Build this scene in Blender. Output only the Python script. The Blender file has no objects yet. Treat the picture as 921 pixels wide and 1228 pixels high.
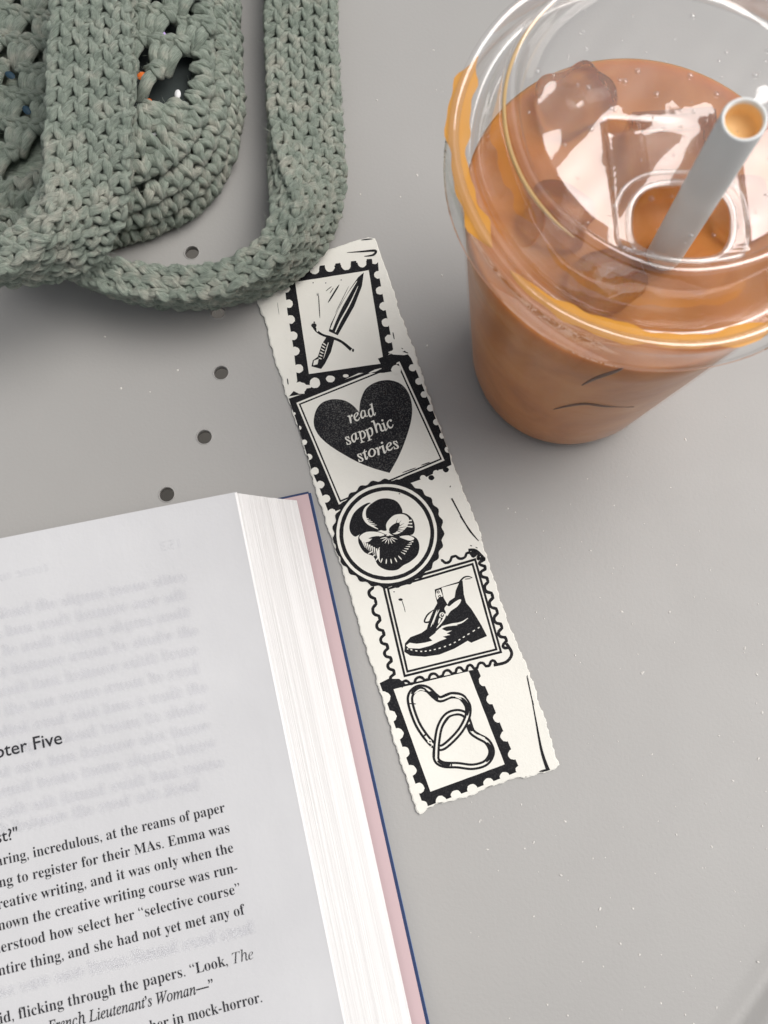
import bpy, bmesh, math, random
from mathutils import Vector, Matrix
from mathutils.geometry import tessellate_polygon
random.seed(7)
R = math.radians
SC = bpy.context.scene
COL = SC.collection

# ------------------------------------------------------------------ camera
F_PX, PCX, PCY, NAD, CAM_H = 1300.0, 460.5, 614.0, (440.0, 940.0), 0.327
_n = Vector(((NAD[0]-PCX)/F_PX, -(NAD[1]-PCY)/F_PX, -1)).normalized()
_z = -_n
_x = (Vector((1, 0, 0)) - _z[0]*_z).normalized()
_y = _z.cross(_x)
RC = Matrix((_x, _y, _z))                     # camera -> world
cam = bpy.data.cameras.new('camera')
cam.sensor_fit = 'HORIZONTAL'; cam.sensor_width = 36; cam.lens = F_PX/921*36
cam.clip_start = 0.01; cam.clip_end = 100
cam.dof.use_dof = True; cam.dof.focus_distance = 0.335; cam.dof.aperture_fstop = 36
cam_ob = bpy.data.objects.new('camera', cam); COL.objects.link(cam_ob)
cam_ob.matrix_world = Matrix.Translation((0, 0, CAM_H)) @ RC.to_4x4()
SC.camera = cam_ob

def ray(px, py):
    return RC @ Vector(((px-PCX)/F_PX, -(py-PCY)/F_PX, -1))
def at(px, py, z=0.0):
    "the point at height z that the photograph shows at this pixel"
    d = ray(px, py); t = (z-CAM_H)/d.z
    return Vector((d.x*t, d.y*t, z))

# ------------------------------------------------------------------ light
SUN_EL, SUN_AZ = 62.0, 18.0                   # degrees; azimuth counted from +X (picture right) towards +Y (picture top)
w = bpy.data.worlds.new('World'); SC.world = w; w.use_nodes = True
nt = w.node_tree; bg = nt.nodes['Background']
sky = nt.nodes.new('ShaderNodeTexSky'); sky.sky_type = 'NISHITA'; sky.sun_disc = False
sky.sun_elevation = R(SUN_EL); sky.sun_rotation = R(90-SUN_AZ)
sky.air_density = 1.0; sky.dust_density = 4.0; sky.ozone_density = 0.6
hs = nt.nodes.new('ShaderNodeHueSaturation'); hs.inputs['Saturation'].default_value = 0.22
nt.links.new(sky.outputs[0], hs.inputs['Color']); nt.links.new(hs.outputs[0], bg.inputs['Color'])
bg.inputs['Strength'].default_value = 0.108
sun = bpy.data.lights.new('sun', 'SUN'); sun.energy = 1.95; sun.angle = R(48); sun.color = (1.0, 0.965, 0.94)
sun_ob = bpy.data.objects.new('sun', sun); COL.objects.link(sun_ob)
_sd = Vector((math.cos(R(SUN_EL))*math.cos(R(SUN_AZ)), math.cos(R(SUN_EL))*math.sin(R(SUN_AZ)), math.sin(R(SUN_EL))))
sun_ob.rotation_euler = _sd.to_track_quat('Z', 'Y').to_euler()
SC.view_settings.view_transform = 'Standard'; SC.view_settings.look = 'None'
SC.view_settings.exposure = 0.1; SC.view_settings.gamma = 1.0
SC.cycles.max_bounces = 16; SC.cycles.transparent_max_bounces = 24; SC.cycles.transmission_bounces = 12

# ------------------------------------------------------------------ helpers
def setp(o, label=None, cat=None, group=None, kind=None):
    if label: o['label'] = label
    if cat: o['category'] = cat
    if group: o['group'] = group
    if kind: o['kind'] = kind
    return o
def empty(name, loc=(0, 0, 0), rotz=0.0, **k):
    o = bpy.data.objects.new(name, None); COL.objects.link(o)
    o.empty_display_size = 0.02; o.location = loc; o.rotation_euler = (0, 0, rotz)
    return setp(o, **k)
def mesh_ob(name, verts, faces, mats, parent=None, smooth=True, midx=None, **k):
    me = bpy.data.meshes.new(name); me.from_pydata([tuple(v) for v in verts], [], faces)
    for m in (mats if isinstance(mats, (list, tuple)) else [mats]): me.materials.append(m)
    if midx: me.polygons.foreach_set('material_index', midx)
    me.polygons.foreach_set('use_smooth', [smooth]*len(me.polygons))
    me.update()
    o = bpy.data.objects.new(name, me); COL.objects.link(o); o.parent = parent
    return setp(o, **k)
def bm_ob(name, bm, mats, parent=None, smooth=True, **k):
    me = bpy.data.meshes.new(name); bm.to_mesh(me); bm.free()
    for m in (mats if isinstance(mats, (list, tuple)) else [mats]): me.materials.append(m)
    me.polygons.foreach_set('use_smooth', [smooth]*len(me.polygons)); me.update()
    o = bpy.data.objects.new(name, me); COL.objects.link(o); o.parent = parent
    return setp(o, **k)
class MB:
    def __init__(s): s.v = []; s.f = []; s.m = []; s.a = []
    def add(s, vs, fs, mi=0, at_=None):
        b = len(s.v); s.v += [Vector(p) for p in vs]; s.a += at_ if at_ else [(p[0]*200, p[1]*200, p[2]*200) for p in vs]; s.f += [tuple(i+b for i in f) for f in fs]; s.m += [mi]*len(fs)
    def tube(s, pts, rad, sides=8, ply=0.0, turns=0.0, cap=True, mi=0, closed=False):
        n = len(pts); up = Vector((0, 0, 1)); vs = []; prev = None; al = random.uniform(0, 900); at_ = []; tw0 = random.uniform(0, 6)
        for i, p in enumerate(pts):
            if closed: t = (pts[(i+1) % n]-pts[i-1]).normalized()
            else: t = (pts[min(i+1, n-1)]-pts[max(i-1, 0)]).normalized()
            if prev is None:
                a = up if abs(t.dot(up)) < .9 else Vector((1, 0, 0)); u = (a - t*a.dot(t)).normalized()
            else: u = (prev - t*prev.dot(t)).normalized()
            prev = u; v = t.cross(u); al += (p-pts[i-1]).length*320 if i else 0; r = rad[i] if isinstance(rad, (list, tuple)) else rad
            for k in range(sides):
                th = 2*math.pi*k/sides
                rr = r*(1+ply*math.cos(3*th - turns*i)) if ply else r
                ta = th-turns*i/3+tw0; at_.append((al*.8, math.cos(ta)*1.6, math.sin(ta)*1.6))
                vs.append(p + u*(rr*math.cos(th)) + v*(rr*math.sin(th)))
        fs = []
        for i in range(n if closed else n-1):
            j = (i+1) % n
            for k in range(sides):
                fs.append((i*sides+k, i*sides+(k+1) % sides, j*sides+(k+1) % sides, j*sides+k))
        if cap and not closed:
            fs.append(tuple(range(sides-1, -1, -1))); fs.append(tuple((n-1)*sides+k for k in range(sides)))
        s.add(vs, fs, mi, at_)
    def lathe(s, prof, c=(0, 0), n=96, mi=0, wob=None, a0=0.0, a1=None):
        full = a1 is None; m = n if full else n+1; vs = []
        for i in range(m):
            a = a0 + (2*math.pi if full else a1-a0)*i/n
            for (r, z) in prof:
                rr = r + (wob(a, r, z) if wob else 0)
                vs.append((c[0]+rr*math.cos(a), c[1]+rr*math.sin(a), z))
        q = len(prof); fs = []
        for i in range(n):
            j = (i+1) % m
            for k in range(q-1): fs.append((i*q+k, j*q+k, j*q+k+1, i*q+k+1))
        s.add(vs, fs, mi)
    def build(s, name, mats, parent=None, smooth=True, **k):
        return mesh_ob(name, s.v, s.f, mats, parent, smooth, s.m, **k)
    def build_yarn(s, name, m, parent):                            # also keeps the run of the fibres along each strand
        o = mesh_ob(name, s.v, s.f, m, parent, True, s.m)
        at_ = o.data.attributes.new('strand', 'FLOAT_VECTOR', 'POINT')
        at_.data.foreach_set('vector', [c for q in s.a for c in q]); return o
def cr(pts, n=8, closed=False):
    "Catmull-Rom through the points (tuples of any length)"
    P = [Vector(p) for p in pts]; N = len(P); out = []
    for i in range(N if closed else N-1):
        if closed: a, b, c, d = P[i-1], P[i], P[(i+1) % N], P[(i+2) % N]
        else: a, b, c, d = P[max(i-1, 0)], P[i], P[i+1], P[min(i+2, N-1)]
        for k in range(n):
            t = k/n
            out.append(.5*((2*b)+(c-a)*t+(2*a-5*b+4*c-d)*t*t+(3*b-a-3*c+d)*t**3))
    if not closed: out.append(P[-1])
    return out

# ------------------------------------------------------------------ materials
def mat(name, col, rough=.5, spec=.5, **kw):
    m = bpy.data.materials.new(name); m.use_nodes = True
    p = m.node_tree.nodes['Principled BSDF']
    p.inputs['Base Color'].default_value = (*col, 1); p.inputs['Roughness'].default_value = rough
    p.inputs['Specular IOR Level'].default_value = spec
    for k, v in kw.items(): p.inputs[k].default_value = v
    return m, m.node_tree, p
def noise(t, scale, detail=3, rough=.55, vec=None, mapscale=None):
    n = t.nodes.new('ShaderNodeTexNoise'); n.inputs['Scale'].default_value = scale
    n.inputs['Detail'].default_value = detail; n.inputs['Roughness'].default_value = rough
    tc = t.nodes.new('ShaderNodeTexCoord'); src = tc.outputs['Object']
    if mapscale:
        mp = t.nodes.new('ShaderNodeMapping'); mp.inputs['Scale'].default_value = mapscale
        t.links.new(src, mp.inputs['Vector']); src = mp.outputs[0]
    t.links.new(src, n.inputs['Vector'])
    return n
def ramp(t, src, stops):
    r = t.nodes.new('ShaderNodeValToRGB'); e = r.color_ramp.elements
    while len(e) < len(stops): e.new(.5)
    for i, (p, c) in enumerate(stops): e[i].position = p; e[i].color = (*c, 1) if len(c) == 3 else c
    t.links.new(src, r.inputs[0]); return r
def bump(t, p, src, strength, dist, prev=None):
    b = t.nodes.new('ShaderNodeBump'); b.inputs['Strength'].default_value = strength; b.inputs['Distance'].default_value = dist
    t.links.new(src, b.inputs['Height'])
    if prev: t.links.new(prev.outputs[0], b.inputs['Normal'])
    if p: t.links.new(b.outputs[0], p.inputs['Normal'])
    return b

M_table, t, p = mat('table_paint', (.385, .368, .340), .42, .45)
n1 = noise(t, 14, 3); r1 = ramp(t, n1.outputs[0], [(.3, (.338, .329, .314)), (.7, (.360, .351, .335))]); t.links.new(r1.outputs[0], p.inputs['Base Color'])
n2 = noise(t, 900, 2); n3 = noise(t, 45, 2)
b_ = bump(t, None, n3.outputs[0], .06, .0008); bump(t, p, n2.outputs[0], .12, .0004, b_)
r2 = ramp(t, noise(t, 60, 4).outputs[0], [(.3, (.42,)*3), (.75, (.46,)*3)]); t.links.new(r2.outputs[0], p.inputs['Roughness'])
M_speck, t, p = mat('dried_specks', (.62, .60, .56), .5)
M_ground, t, p = mat('paving', (.20, .185, .165), .9)
n1 = noise(t, 6, 5); r1 = ramp(t, n1.outputs[0], [(.3, (.05, .046, .04)), (.7, (.10, .092, .08))]); t.links.new(r1.outputs[0], p.inputs['Base Color'])

M_paper, t, p = mat('print_paper', (.80, .785, .715), .85, .2)
n1 = noise(t, 55, 4); r1 = ramp(t, n1.outputs[0], [(.3, (.745, .73, .665)), (.7, (.785, .77, .705))]); t.links.new(r1.outputs[0], p.inputs['Base Color'])
n2 = noise(t, 1500, 3); bump(t, p, n2.outputs[0], .35, .00025)
M_ink, t, p = mat('lino_ink', (.02, .02, .022), .6, .1)
n1 = noise(t, 2600, 2, .6); r1 = ramp(t, n1.outputs[0], [(.5, (.010, .010, .012)), (.8, (.040, .040, .040))]); t.links.new(r1.outputs[0], p.inputs['Base Color'])
bump(t, p, n1.outputs[0], .3, .00015)
M_inkm, t, p = mat('mottled_lino_ink', (.02, .02, .022), .6, .1)
n1 = noise(t, 2400, 2, .7); n0 = noise(t, 60, 2)
mx = t.nodes.new('ShaderNodeMath'); mx.operation = 'MULTIPLY_ADD'; mx.inputs[1].default_value = .35
t.links.new(n0.outputs[0], mx.inputs[0]); t.links.new(n1.outputs[0], mx.inputs[2])
r1 = ramp(t, mx.outputs[0], [(.66, (.012, .012, .015)), (.92, (.12, .118, .112))]); t.links.new(r1.outputs[0], p.inputs['Base Color'])

M_page, t, p = mat('book_page_dimmed', (.64, .64, .645), .9, .15)  # greyer than the page edges; the dimmer light is put into the colour
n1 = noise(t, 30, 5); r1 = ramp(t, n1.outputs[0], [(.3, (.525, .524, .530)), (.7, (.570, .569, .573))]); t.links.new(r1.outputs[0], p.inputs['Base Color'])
n2 = noise(t, 700, 4); n3 = noise(t, 40, 2, mapscale=(1.6, .25, 1))
b_ = bump(t, None, n3.outputs[0], .35, .0012); bump(t, p, n2.outputs[0], .22, .0003, b_)
M_edge, t, p = mat('page_edges_lit', (.86, .845, .825), .9, .1)  # same paper as the page, whitened to carry the brighter side light
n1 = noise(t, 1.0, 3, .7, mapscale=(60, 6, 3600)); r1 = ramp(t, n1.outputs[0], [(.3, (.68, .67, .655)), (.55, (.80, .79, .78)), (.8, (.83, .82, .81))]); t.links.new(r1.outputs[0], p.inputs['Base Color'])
bump(t, p, n1.outputs[0], .7, .0005)
M_text, t, p = mat('text_ink', (.022, .022, .026), .8, .2)
M_pink, t, p = mat('pink_endpaper', (.53, .395, .405), .75, .25)
n1 = noise(t, 500, 3); bump(t, p, n1.outputs[0], .15, .0002)
M_blue, t, p = mat('blue_cloth_cover', (.016, .036, .11), .5, .3)
n1 = noise(t, 1400, 2); bump(t, p, n1.outputs[0], .3, .0003)
M_boardedge, t, p = mat('scuffed_cover_edge', (.15, .24, .44), .6, .4)
M_show = bpy.data.materials.new('show_through_print'); M_show.use_nodes = True; t = M_show.node_tree
p = t.nodes['Principled BSDF']; p.inputs['Base Color'].default_value = (.40, .40, .47, 1); p.inputs['Roughness'].default_value = .9; p.inputs['Alpha'].default_value = .033
p.inputs['Specular IOR Level'].default_value = .1

def yarn(name, c0, c1, c2):
    m, t, p = mat(name, c1, .95, .12)
    n1 = noise(t, 190, 3, .6); n2 = noise(t, 28, 2)
    a = t.nodes.new('ShaderNodeMath'); a.operation = 'MULTIPLY_ADD'; a.inputs[1].default_value = .55
    t.links.new(n2.outputs[0], a.inputs[0]); t.links.new(n1.outputs[0], a.inputs[2])
    r = ramp(t, a.outputs[0], [(.55, c0), (.78, c1), (1.0, c2)]); t.links.new(r.outputs[0], p.inputs['Base Color'])
    at_ = t.nodes.new('ShaderNodeAttribute'); at_.attribute_name = 'strand'
    fb = t.nodes.new('ShaderNodeTexNoise'); fb.inputs['Scale'].default_value = 2.6; fb.inputs['Detail'].default_value = 3; fb.inputs['Roughness'].default_value = .65
    mpn = t.nodes.new('ShaderNodeMapping'); mpn.inputs['Scale'].default_value = (.55, 2.2, 2.2); t.links.new(at_.outputs['Vector'], mpn.inputs['Vector']); t.links.new(mpn.outputs[0], fb.inputs['Vector'])
    rf = ramp(t, fb.outputs[0], [(.30, (.62,)*3), (.5, (.97,)*3), (.72, (1.28,)*3)])
    mm = t.nodes.new('ShaderNodeMix'); mm.data_type = 'RGBA'; mm.blend_type = 'MULTIPLY'; mm.inputs['Factor'].default_value = 1
    t.links.new(r.outputs[0], mm.inputs['A']); t.links.new(rf.outputs[0], mm.inputs['B']); t.links.new(mm.outputs['Result'], p.inputs['Base Color'])
    n3 = noise(t, 1900, 3, .7)
    b = bump(t, None, fb.outputs[0], .9, .0011); bump(t, p, n3.outputs[0], .5, .0004, b)
    p.inputs['Sheen Weight'].default_value = .15; p.inputs['Sheen Roughness'].default_value = .6
    return m
M_yarn = yarn('sage_cotton_yarn', (.225, .275, .222), (.340, .392, .322), (.50, .505, .42))
M_pouch, t, p = mat('pouch_yarn_shade', (.050, .060, .058), .9, .2)  # dark grey-green puts the shade in the yarn gaps into the colour
M_or, t, p = mat('orange_patch', (.72, .16, .02), .5); M_rd, t, p = mat('red_patch', (.62, .06, .03), .5)
M_mg, t, p = mat('magenta_patch', (.36, .012, .14), .5); M_li, t, p = mat('lilac_patch', (.48, .36, .68), .5)
M_wh, t, p = mat('white_patch', (.7, .7, .7), .5); M_bl, t, p = mat('blue_patch', (.012, .045, .075), .6)

def plastic(name, k=1.7, graze=.9, rough=.04, tint=(.965, .965, .96), bsc=70, bst=.35, haze=.03):
    m = bpy.data.materials.new(name); m.use_nodes = True; t = m.node_tree; t.nodes.remove(t.nodes['Principled BSDF'])
    out = t.nodes['Material Output']
    tr = t.nodes.new('ShaderNodeBsdfTransparent'); tr.inputs[0].default_value = (*tint, 1)
    gl = t.nodes.new('ShaderNodeBsdfGlossy'); gl.inputs['Roughness'].default_value = rough; gl.inputs[0].default_value = (1, .985, .985, 1)
    df = t.nodes.new('ShaderNodeBsdfDiffuse'); df.inputs[0].default_value = (.85, .85, .85, 1)
    fr = t.nodes.new('ShaderNodeLayerWeight')
    pw = t.nodes.new('ShaderNodeMath'); pw.operation = 'POWER'; pw.inputs[1].default_value = 4.5; t.links.new(fr.outputs['Facing'], pw.inputs[0])
    ml = t.nodes.new('ShaderNodeMath'); ml.operation = 'MULTIPLY_ADD'; ml.inputs[1].default_value = graze; ml.inputs[2].default_value = .045*k; ml.use_clamp = True
    t.links.new(pw.outputs[0], ml.inputs[0])
    n1 = noise(t, bsc, 2); b = bump(t, None, n1.outputs[0], bst, .002)
    t.links.new(b.outputs[0], gl.inputs['Normal']); t.links.new(b.outputs[0], fr.inputs['Normal'])
    mh = t.nodes.new('ShaderNodeMixShader'); mh.inputs[0].default_value = haze
    t.links.new(tr.outputs[0], mh.inputs[1]); t.links.new(df.outputs[0], mh.inputs[2])
    mx = t.nodes.new('ShaderNodeMixShader'); t.links.new(ml.outputs[0], mx.inputs[0]); t.links.new(mh.outputs[0], mx.inputs[1]); t.links.new(gl.outputs[0], mx.inputs[2])
    t.links.new(mx.outputs[0], out.inputs['Surface']); return m
M_cup = plastic('clear_cup_plastic', .3, .30, .25, (.99, .985, .98), bst=.15, haze=.0)
M_lid = plastic('clear_lid_plastic', 2.8, .9, .02, bst=.16, bsc=55, haze=.02)
M_coffee, t, p = mat('milky_coffee', (.47, .205, .068), .3, .15)
n1 = noise(t, 34, 5); n1.inputs['Distortion'].default_value = 1.6; r1 = ramp(t, n1.outputs[0], [(.26, (.38, .130, .030)), (.5, (.485, .180, .046)), (.74, (.56, .235, .072))]); t.links.new(r1.outputs[0], p.inputs['Base Color'])
p.inputs['Subsurface Weight'].default_value = .55; p.inputs['Subsurface Radius'].default_value = (.010, .005, .002); p.inputs['Subsurface Scale'].default_value = 1.0
n2 = noise(t, 90, 3); bump(t, p, n2.outputs[0], .25, .001)
M_film, t, p = mat('coffee_film', (.68, .31, .040), .35, .3); p.inputs['Alpha'].default_value = .9
M_film2, t, p = mat('pale_coffee_film', (.80, .52, .20), .3, .4); p.inputs['Alpha'].default_value = .8
M_dark, t, p = mat('ice_edge_line', (.13, .055, .025), .4, .3)  # dark brown lines where ice edges and cracks show at the wall
M_ice, t, p = mat('ice', (.97, .93, .88), .05, .5); p.inputs['Transmission Weight'].default_value = 1.0; p.inputs['IOR'].default_value = 1.31
n1 = noise(t, 160, 3); bump(t, p, n1.outputs[0], .25, .0015)
M_straw, t, p = mat('white_paper_straw', (.84, .845, .82), .75, .25)
n1 = noise(t, 300, 3); bump(t, p, n1.outputs[0], .15, .0003)
M_stain, t, p = mat('coffee_stained_straw', (.90, .62, .30), .5, .3)
M_drop, t, p = mat('water_drop', (1, 1, 1), .02, .5); p.inputs['Transmission Weight'].default_value = 1.0; p.inputs['IOR'].default_value = 1.33

# ------------------------------------------------------------------ ground and table
mesh_ob('ground', [(-30, -30, -.72), (30, -30, -.72), (30, 30, -.72), (-30, 30, -.72)], [(0, 1, 2, 3)], M_ground, smooth=False, kind='structure')
hole_px = [(230, 303), (261, 374), (265, 447), (245, 524), (200, 593)]
hw = [at(x, y, 0) for x, y in hole_px]
a, b, c = hw[0], hw[2], hw[4]                                      # centre of the ring of holes = centre of the round table
def circ3(a, b, c):
    ax, ay, bx, by, cx, cy = a.x, a.y, b.x, b.y, c.x, c.y
    d = 2*(ax*(by-cy)+bx*(cy-ay)+cx*(ay-by))
    return Vector((((ax*ax+ay*ay)*(by-cy)+(bx*bx+by*by)*(cy-ay)+(cx*cx+cy*cy)*(ay-by))/d, ((ax*ax+ay*ay)*(cx-bx)+(bx*bx+by*by)*(ax-cx)+(cx*cx+cy*cy)*(bx-ax))/d, 0))
TC = circ3(a, b, c); TR = (a-TC).length
angs = [math.atan2(h.y-TC.y, h.x-TC.x) for h in hw]
step = (angs[0]-angs[-1])/4
k = 1
while angs[-1]-step*k > angs[0]-2*math.pi+step*.6:
    an = angs[-1]-step*k; hw.append(TC+Vector((math.cos(an)*TR, math.sin(an)*TR, 0))); k += 1
HR = .00225; NH = 28
tb = MB()
RIN = .11; NT = 192
def ringv(r, z, n, c): return [(c.x+r*math.cos(2*math.pi*i/n), c.y+r*math.sin(2*math.pi*i/n), z) for i in range(n)]
loops = [[Vector(v) for v in ringv(RIN, 0, NT, TC)]] + [[Vector(v) for v in reversed(ringv(HR+.00045, 0, NH, h))] for h in hw]
tris = tessellate_polygon(loops); flat = [v for l in loops for v in l]
tb.add(flat, [tuple(t_) for t_ in tris])
for h in hw:
    tb.lathe([(HR+.00045, 0), (HR+.00036, .00022), (HR+.00018, .00026), (HR+.00004, .00010), (HR, -.0003), (HR, -.0022), (HR+.0005, -.0024)], (h.x, h.y), NH)
RE = (at(899, 1200, 0)-TC).length                                  # the pressed groove just inside the rim
tb.lathe([(RIN, 0), (.2, 0), (RE-.006, 0), (RE-.0035, -.0003), (RE-.0012, -.0011), (RE+.0008, -.0014), (RE+.0028, -.0009), (RE+.005, .0004), (RE+.009, .0016), (RE+.013, .0014), (RE+.016, 0), (RE+.0175, -.003), (RE+.0175, -.016), (RE+.0155, -.018), (RE+.013, -.016), (RE+.013, -.004), (RE-.01, -.0024), (.12, -.0024)], (TC.x, TC.y), NT)
table = tb.build('table', M_table, smooth=True, label='round grey painted metal table with a ring of small drilled holes', cat='table')
bm = bmesh.new(); bm.from_mesh(table.data); bmesh.ops.remove_doubles(bm, verts=bm.verts, dist=1e-6)
bmesh.ops.recalc_face_normals(bm, faces=bm.faces)
for f in bm.faces:
    if abs(f.normal.z) > .999: f.smooth = False
bm.to_mesh(table.data); bm.free()
sp = MB()
def speck(px, py, r):
    c = at(px, py, 0); vs = []; el = random.uniform(.7, 1.9); ro = random.uniform(0, 3.1); n = 7
    for rr, z in ((1, .0), (.75, .45), (.3, .7)):
        for k in range(n):
            th = 2*math.pi*k/n; j = random.uniform(.75, 1.2); x, y = rr*r*el*math.cos(th)*j, rr*r*math.sin(th)*j
            vs.append((c.x+x*math.cos(ro)-y*math.sin(ro), c.y+x*math.sin(ro)+y*math.cos(ro), z*r*.8+.00002))
    fs = [(l*n+k, l*n+(k+1) % n, (l+1)*n+(k+1) % n, (l+1)*n+k) for l in range(2) for k in range(n)] + [tuple(range(2*n, 3*n))]
    sp.add(vs, fs)
for i in range(150):
    x, y = random.uniform(560, 925), random.uniform(570, 1230)
    if x < 690 and y < 960 and x-560 < (y-560)*.42: continue
    speck(x, y, random.choice((.00012, .00016, .0002, .00026, .00034)))
for (x, y) in [(410, 235), (432, 233), (480, 236), (500, 210), (523, 108), (531, 110), (213, 444), (145, 466), (126, 404), (512, 415), (700, 530), (625, 965), (822, 527), (575, 985), (640, 1010), (770, 930), (520, 60), (180, 470), (452, 120), (530, 330), (870, 500)]:
    speck(x, y, random.uniform(.0002, .00036))
sp.build('dust_specks', M_speck, kind='stuff', label='tiny pale dried specks scattered over the grey table top', cat='specks')

# ------------------------------------------------------------------ book
Oc = at(372, 588, .003)                                            # top outer corner of the back board
Oe = at(515, 1228, .003); vd = (Oe-Oc).normalized()                # along the fore-edge, towards the reader
book_rot = math.atan2(vd.y, vd.x) + math.pi/2                      # local -Y runs down the page, local -X runs to the spine
book = empty('open_book', (Oc.x, Oc.y, 0), book_rot, label='open hardback novel with blue cover, pink endpaper and printed text', cat='book')
BM = Matrix.Translation((Oc.x, Oc.y, 0)) @ Matrix.Rotation(book_rot, 4, 'Z'); BI = BM.inverted()
P0 = BI @ at(283, 591, .026)                                       # top corner of the open page, local
ZP = .026
def page_z(u):                                                     # u = metres from the page's outer edge towards the spine
    pts = [(0, 0), (.02, .0017), (.067, .0050), (.09, .0060), (.105, .0042), (.117, -.002), (.124, -.011), (.128, -.021)]
    if u <= 0: return ZP
    for (a0, z0), (a1, z1) in zip(pts, pts[1:]):
        if u <= a1:
            f = (u-a0)/(a1-a0); return ZP+z0+(z1-z0)*f
    return ZP-.021
def page_pt(px, py):
    "local (x, y, z) on the page surface at this pixel"
    z = ZP
    for _ in range(12):
        q = BI @ at(px, py, z); z = page_z(P0.x-q.x)
    return BI @ at(px, py, z)
HB = .215; WB = .150
MID = P0.x-.128                                                    # gutter
def slab(x0, x1, y0, y1, z0, z1, bev=.0006):
    bm = bmesh.new(); bmesh.ops.create_cube(bm, size=1)
    for v in bm.verts: v.co = ((x0+x1)/2+v.co.x*(x1-x0), (y0+y1)/2+v.co.y*(y1-y0), (z0+z1)/2+v.co.z*(z1-z0))
    bmesh.ops.bevel(bm, geom=bm.edges[:], offset=bev, segments=2, affect='EDGES')
    return bm
cov = bm_ob('back_cover', slab(MID+.003, 0, -HB, 0, .0003, .0028), M_blue, book, False)
bm_ob('cover_edge', slab(MID+.01, .00012, -HB+.0004, -.0004, .0011, .0020, .0002), M_boardedge, cov, False)
bm_ob('front_cover', slab(MID*2, MID-.003, -HB, 0, .0003, .0028), M_blue, book, False)
bm_ob('spine', slab(MID-.0032, MID+.0032, -HB, 0, .0002, .0016), M_blue, book, False)
def sheet(prof, y0, y1, ny=8):                                     # prof: list of (x, z), lofted along y
    vs = []; fs = []; q = len(prof)
    for i in range(ny+1):
        y = y0+(y1-y0)*i/ny
        for x, z in prof: vs.append((x, y, z))
    for i in range(ny):
        for k in range(q-1): fs.append((i*q+k, i*q+k+1, (i+1)*q+k+1, (i+1)*q+k))
    return vs, fs
# pink endpaper, lifting a little towards the page block
pe = [(-.0009, .00295), (-.004, .00305), (-.010, .0032), (-.018, .0036), (-.03, .0040), (MID+.004, .0040)]
v_, f_ = sheet(pe, -.0009, -HB+.0009); mesh_ob('endpaper', v_, f_, M_pink, book)
# page block (right half): cross-section profile extruded along the book
BX = (BI @ at(356, 600, .0042)).x; BY = (BI @ at(356, 600, .0042)).y; TY = P0.y
def block(mirror, name):
    top = [(P0.x-u, page_z(u)-.0001) for u in (0, .004, .01, .02, .035, .05, .067, .08, .09, .098, .105, .111, .117, .121, .124, .127)]
    fore = []
    N = 26
    for i in range(N+1):
        f = i/N; x = BX+(P0.x-BX)*(f**.93); z = .0042+(ZP-.0001-.0042)*f
        x += random.uniform(-.00005, .00005) - (.00016 if .42 < f < .5 else 0)
        if i == N: x = P0.x
        fore.append((x, z))
    prof = fore + top[1:] + [(MID+.0006, .0042)]
    n = len(prof)
    if mirror: prof = [(2*MID-x, z) for x, z in prof]
    vs = []; ny = 10
    for i in range(ny+1):
        for x, z in prof:
            fz = (z-.0042)/(ZP-.0042); y0 = BY+(TY-BY)*min(fz, 1.0)
            vs.append((x, y0+(-HB+.004-y0)*i/ny, z))
    fs = []; mi = []
    for i in range(ny):
        for k in range(n-1):
            fs.append((i*n+k, i*n+k+1, (i+1)*n+k+1, (i+1)*n+k)); mi.append(0 if k < N else 1)
    fs.append(tuple(range(n-1, -1, -1))); mi.append(0); fs.append(tuple(ny*n+k for k in range(n))); mi.append(0)
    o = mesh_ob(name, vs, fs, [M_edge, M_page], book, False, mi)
    bm = bmesh.new(); bm.from_mesh(o.data); bmesh.ops.recalc_face_normals(bm, faces=bm.faces); bm.to_mesh(o.data); bm.free()
    return o
block(False, 'page_block'); block(True, 'page_block')
us = [-.0003, 0, .004, .01, .02, .03, .04, .05, .06, .067, .075, .083, .09, .098, .105, .111, .117, .121, .124, .127]
vs, fs = sheet([(P0.x-u, page_z(u)+.00012) for u in us], TY+.0002, -HB+.004, 6)
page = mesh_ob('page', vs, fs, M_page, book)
vs, fs = sheet([(P0.x+.0002, ZP-.00015), (P0.x+.00034, ZP+.00005), (P0.x+.00028, ZP+.00018), (P0.x-.0004, ZP+.00022)], TY, -HB+.004, 3)
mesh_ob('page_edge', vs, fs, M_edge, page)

# writing: text curve -> flat mesh in local em units
def glyphs(body, off=0.0, res=3, shear=0.0):
    cu = bpy.data.curves.new('text', 'FONT'); cu.body = body; cu.offset = off; cu.resolution_u = res; cu.fill_mode = 'FRONT'; cu.shear = shear
    ob = bpy.data.objects.new('text', cu); COL.objects.link(ob); bpy.context.view_layer.update()
    dg = bpy.context.evaluated_depsgraph_get(); me = bpy.data.meshes.new_from_object(ob.evaluated_get(dg))
    vs = [v.co.copy() for v in me.vertices]; fs = [tuple(p.vertices) for p in me.polygons]
    bpy.data.objects.remove(ob); bpy.data.curves.remove(cu); bpy.data.meshes.remove(me)
    return vs, fs
def serif(s):
    return ''.join(chr(0x1D41A+ord(c)-97) if 'a' <= c <= 'z' else chr(0x1D400+ord(c)-65) if 'A' <= c <= 'Z' else c for c in s)
def ital(s):
    return ''.join('\u210e' if c == 'h' else chr(0x1D44E+ord(c)-97) if 'a' <= c <= 'z' else chr(0x1D434+ord(c)-65) if 'A' <= c <= 'Z' else c for c in s)
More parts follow.
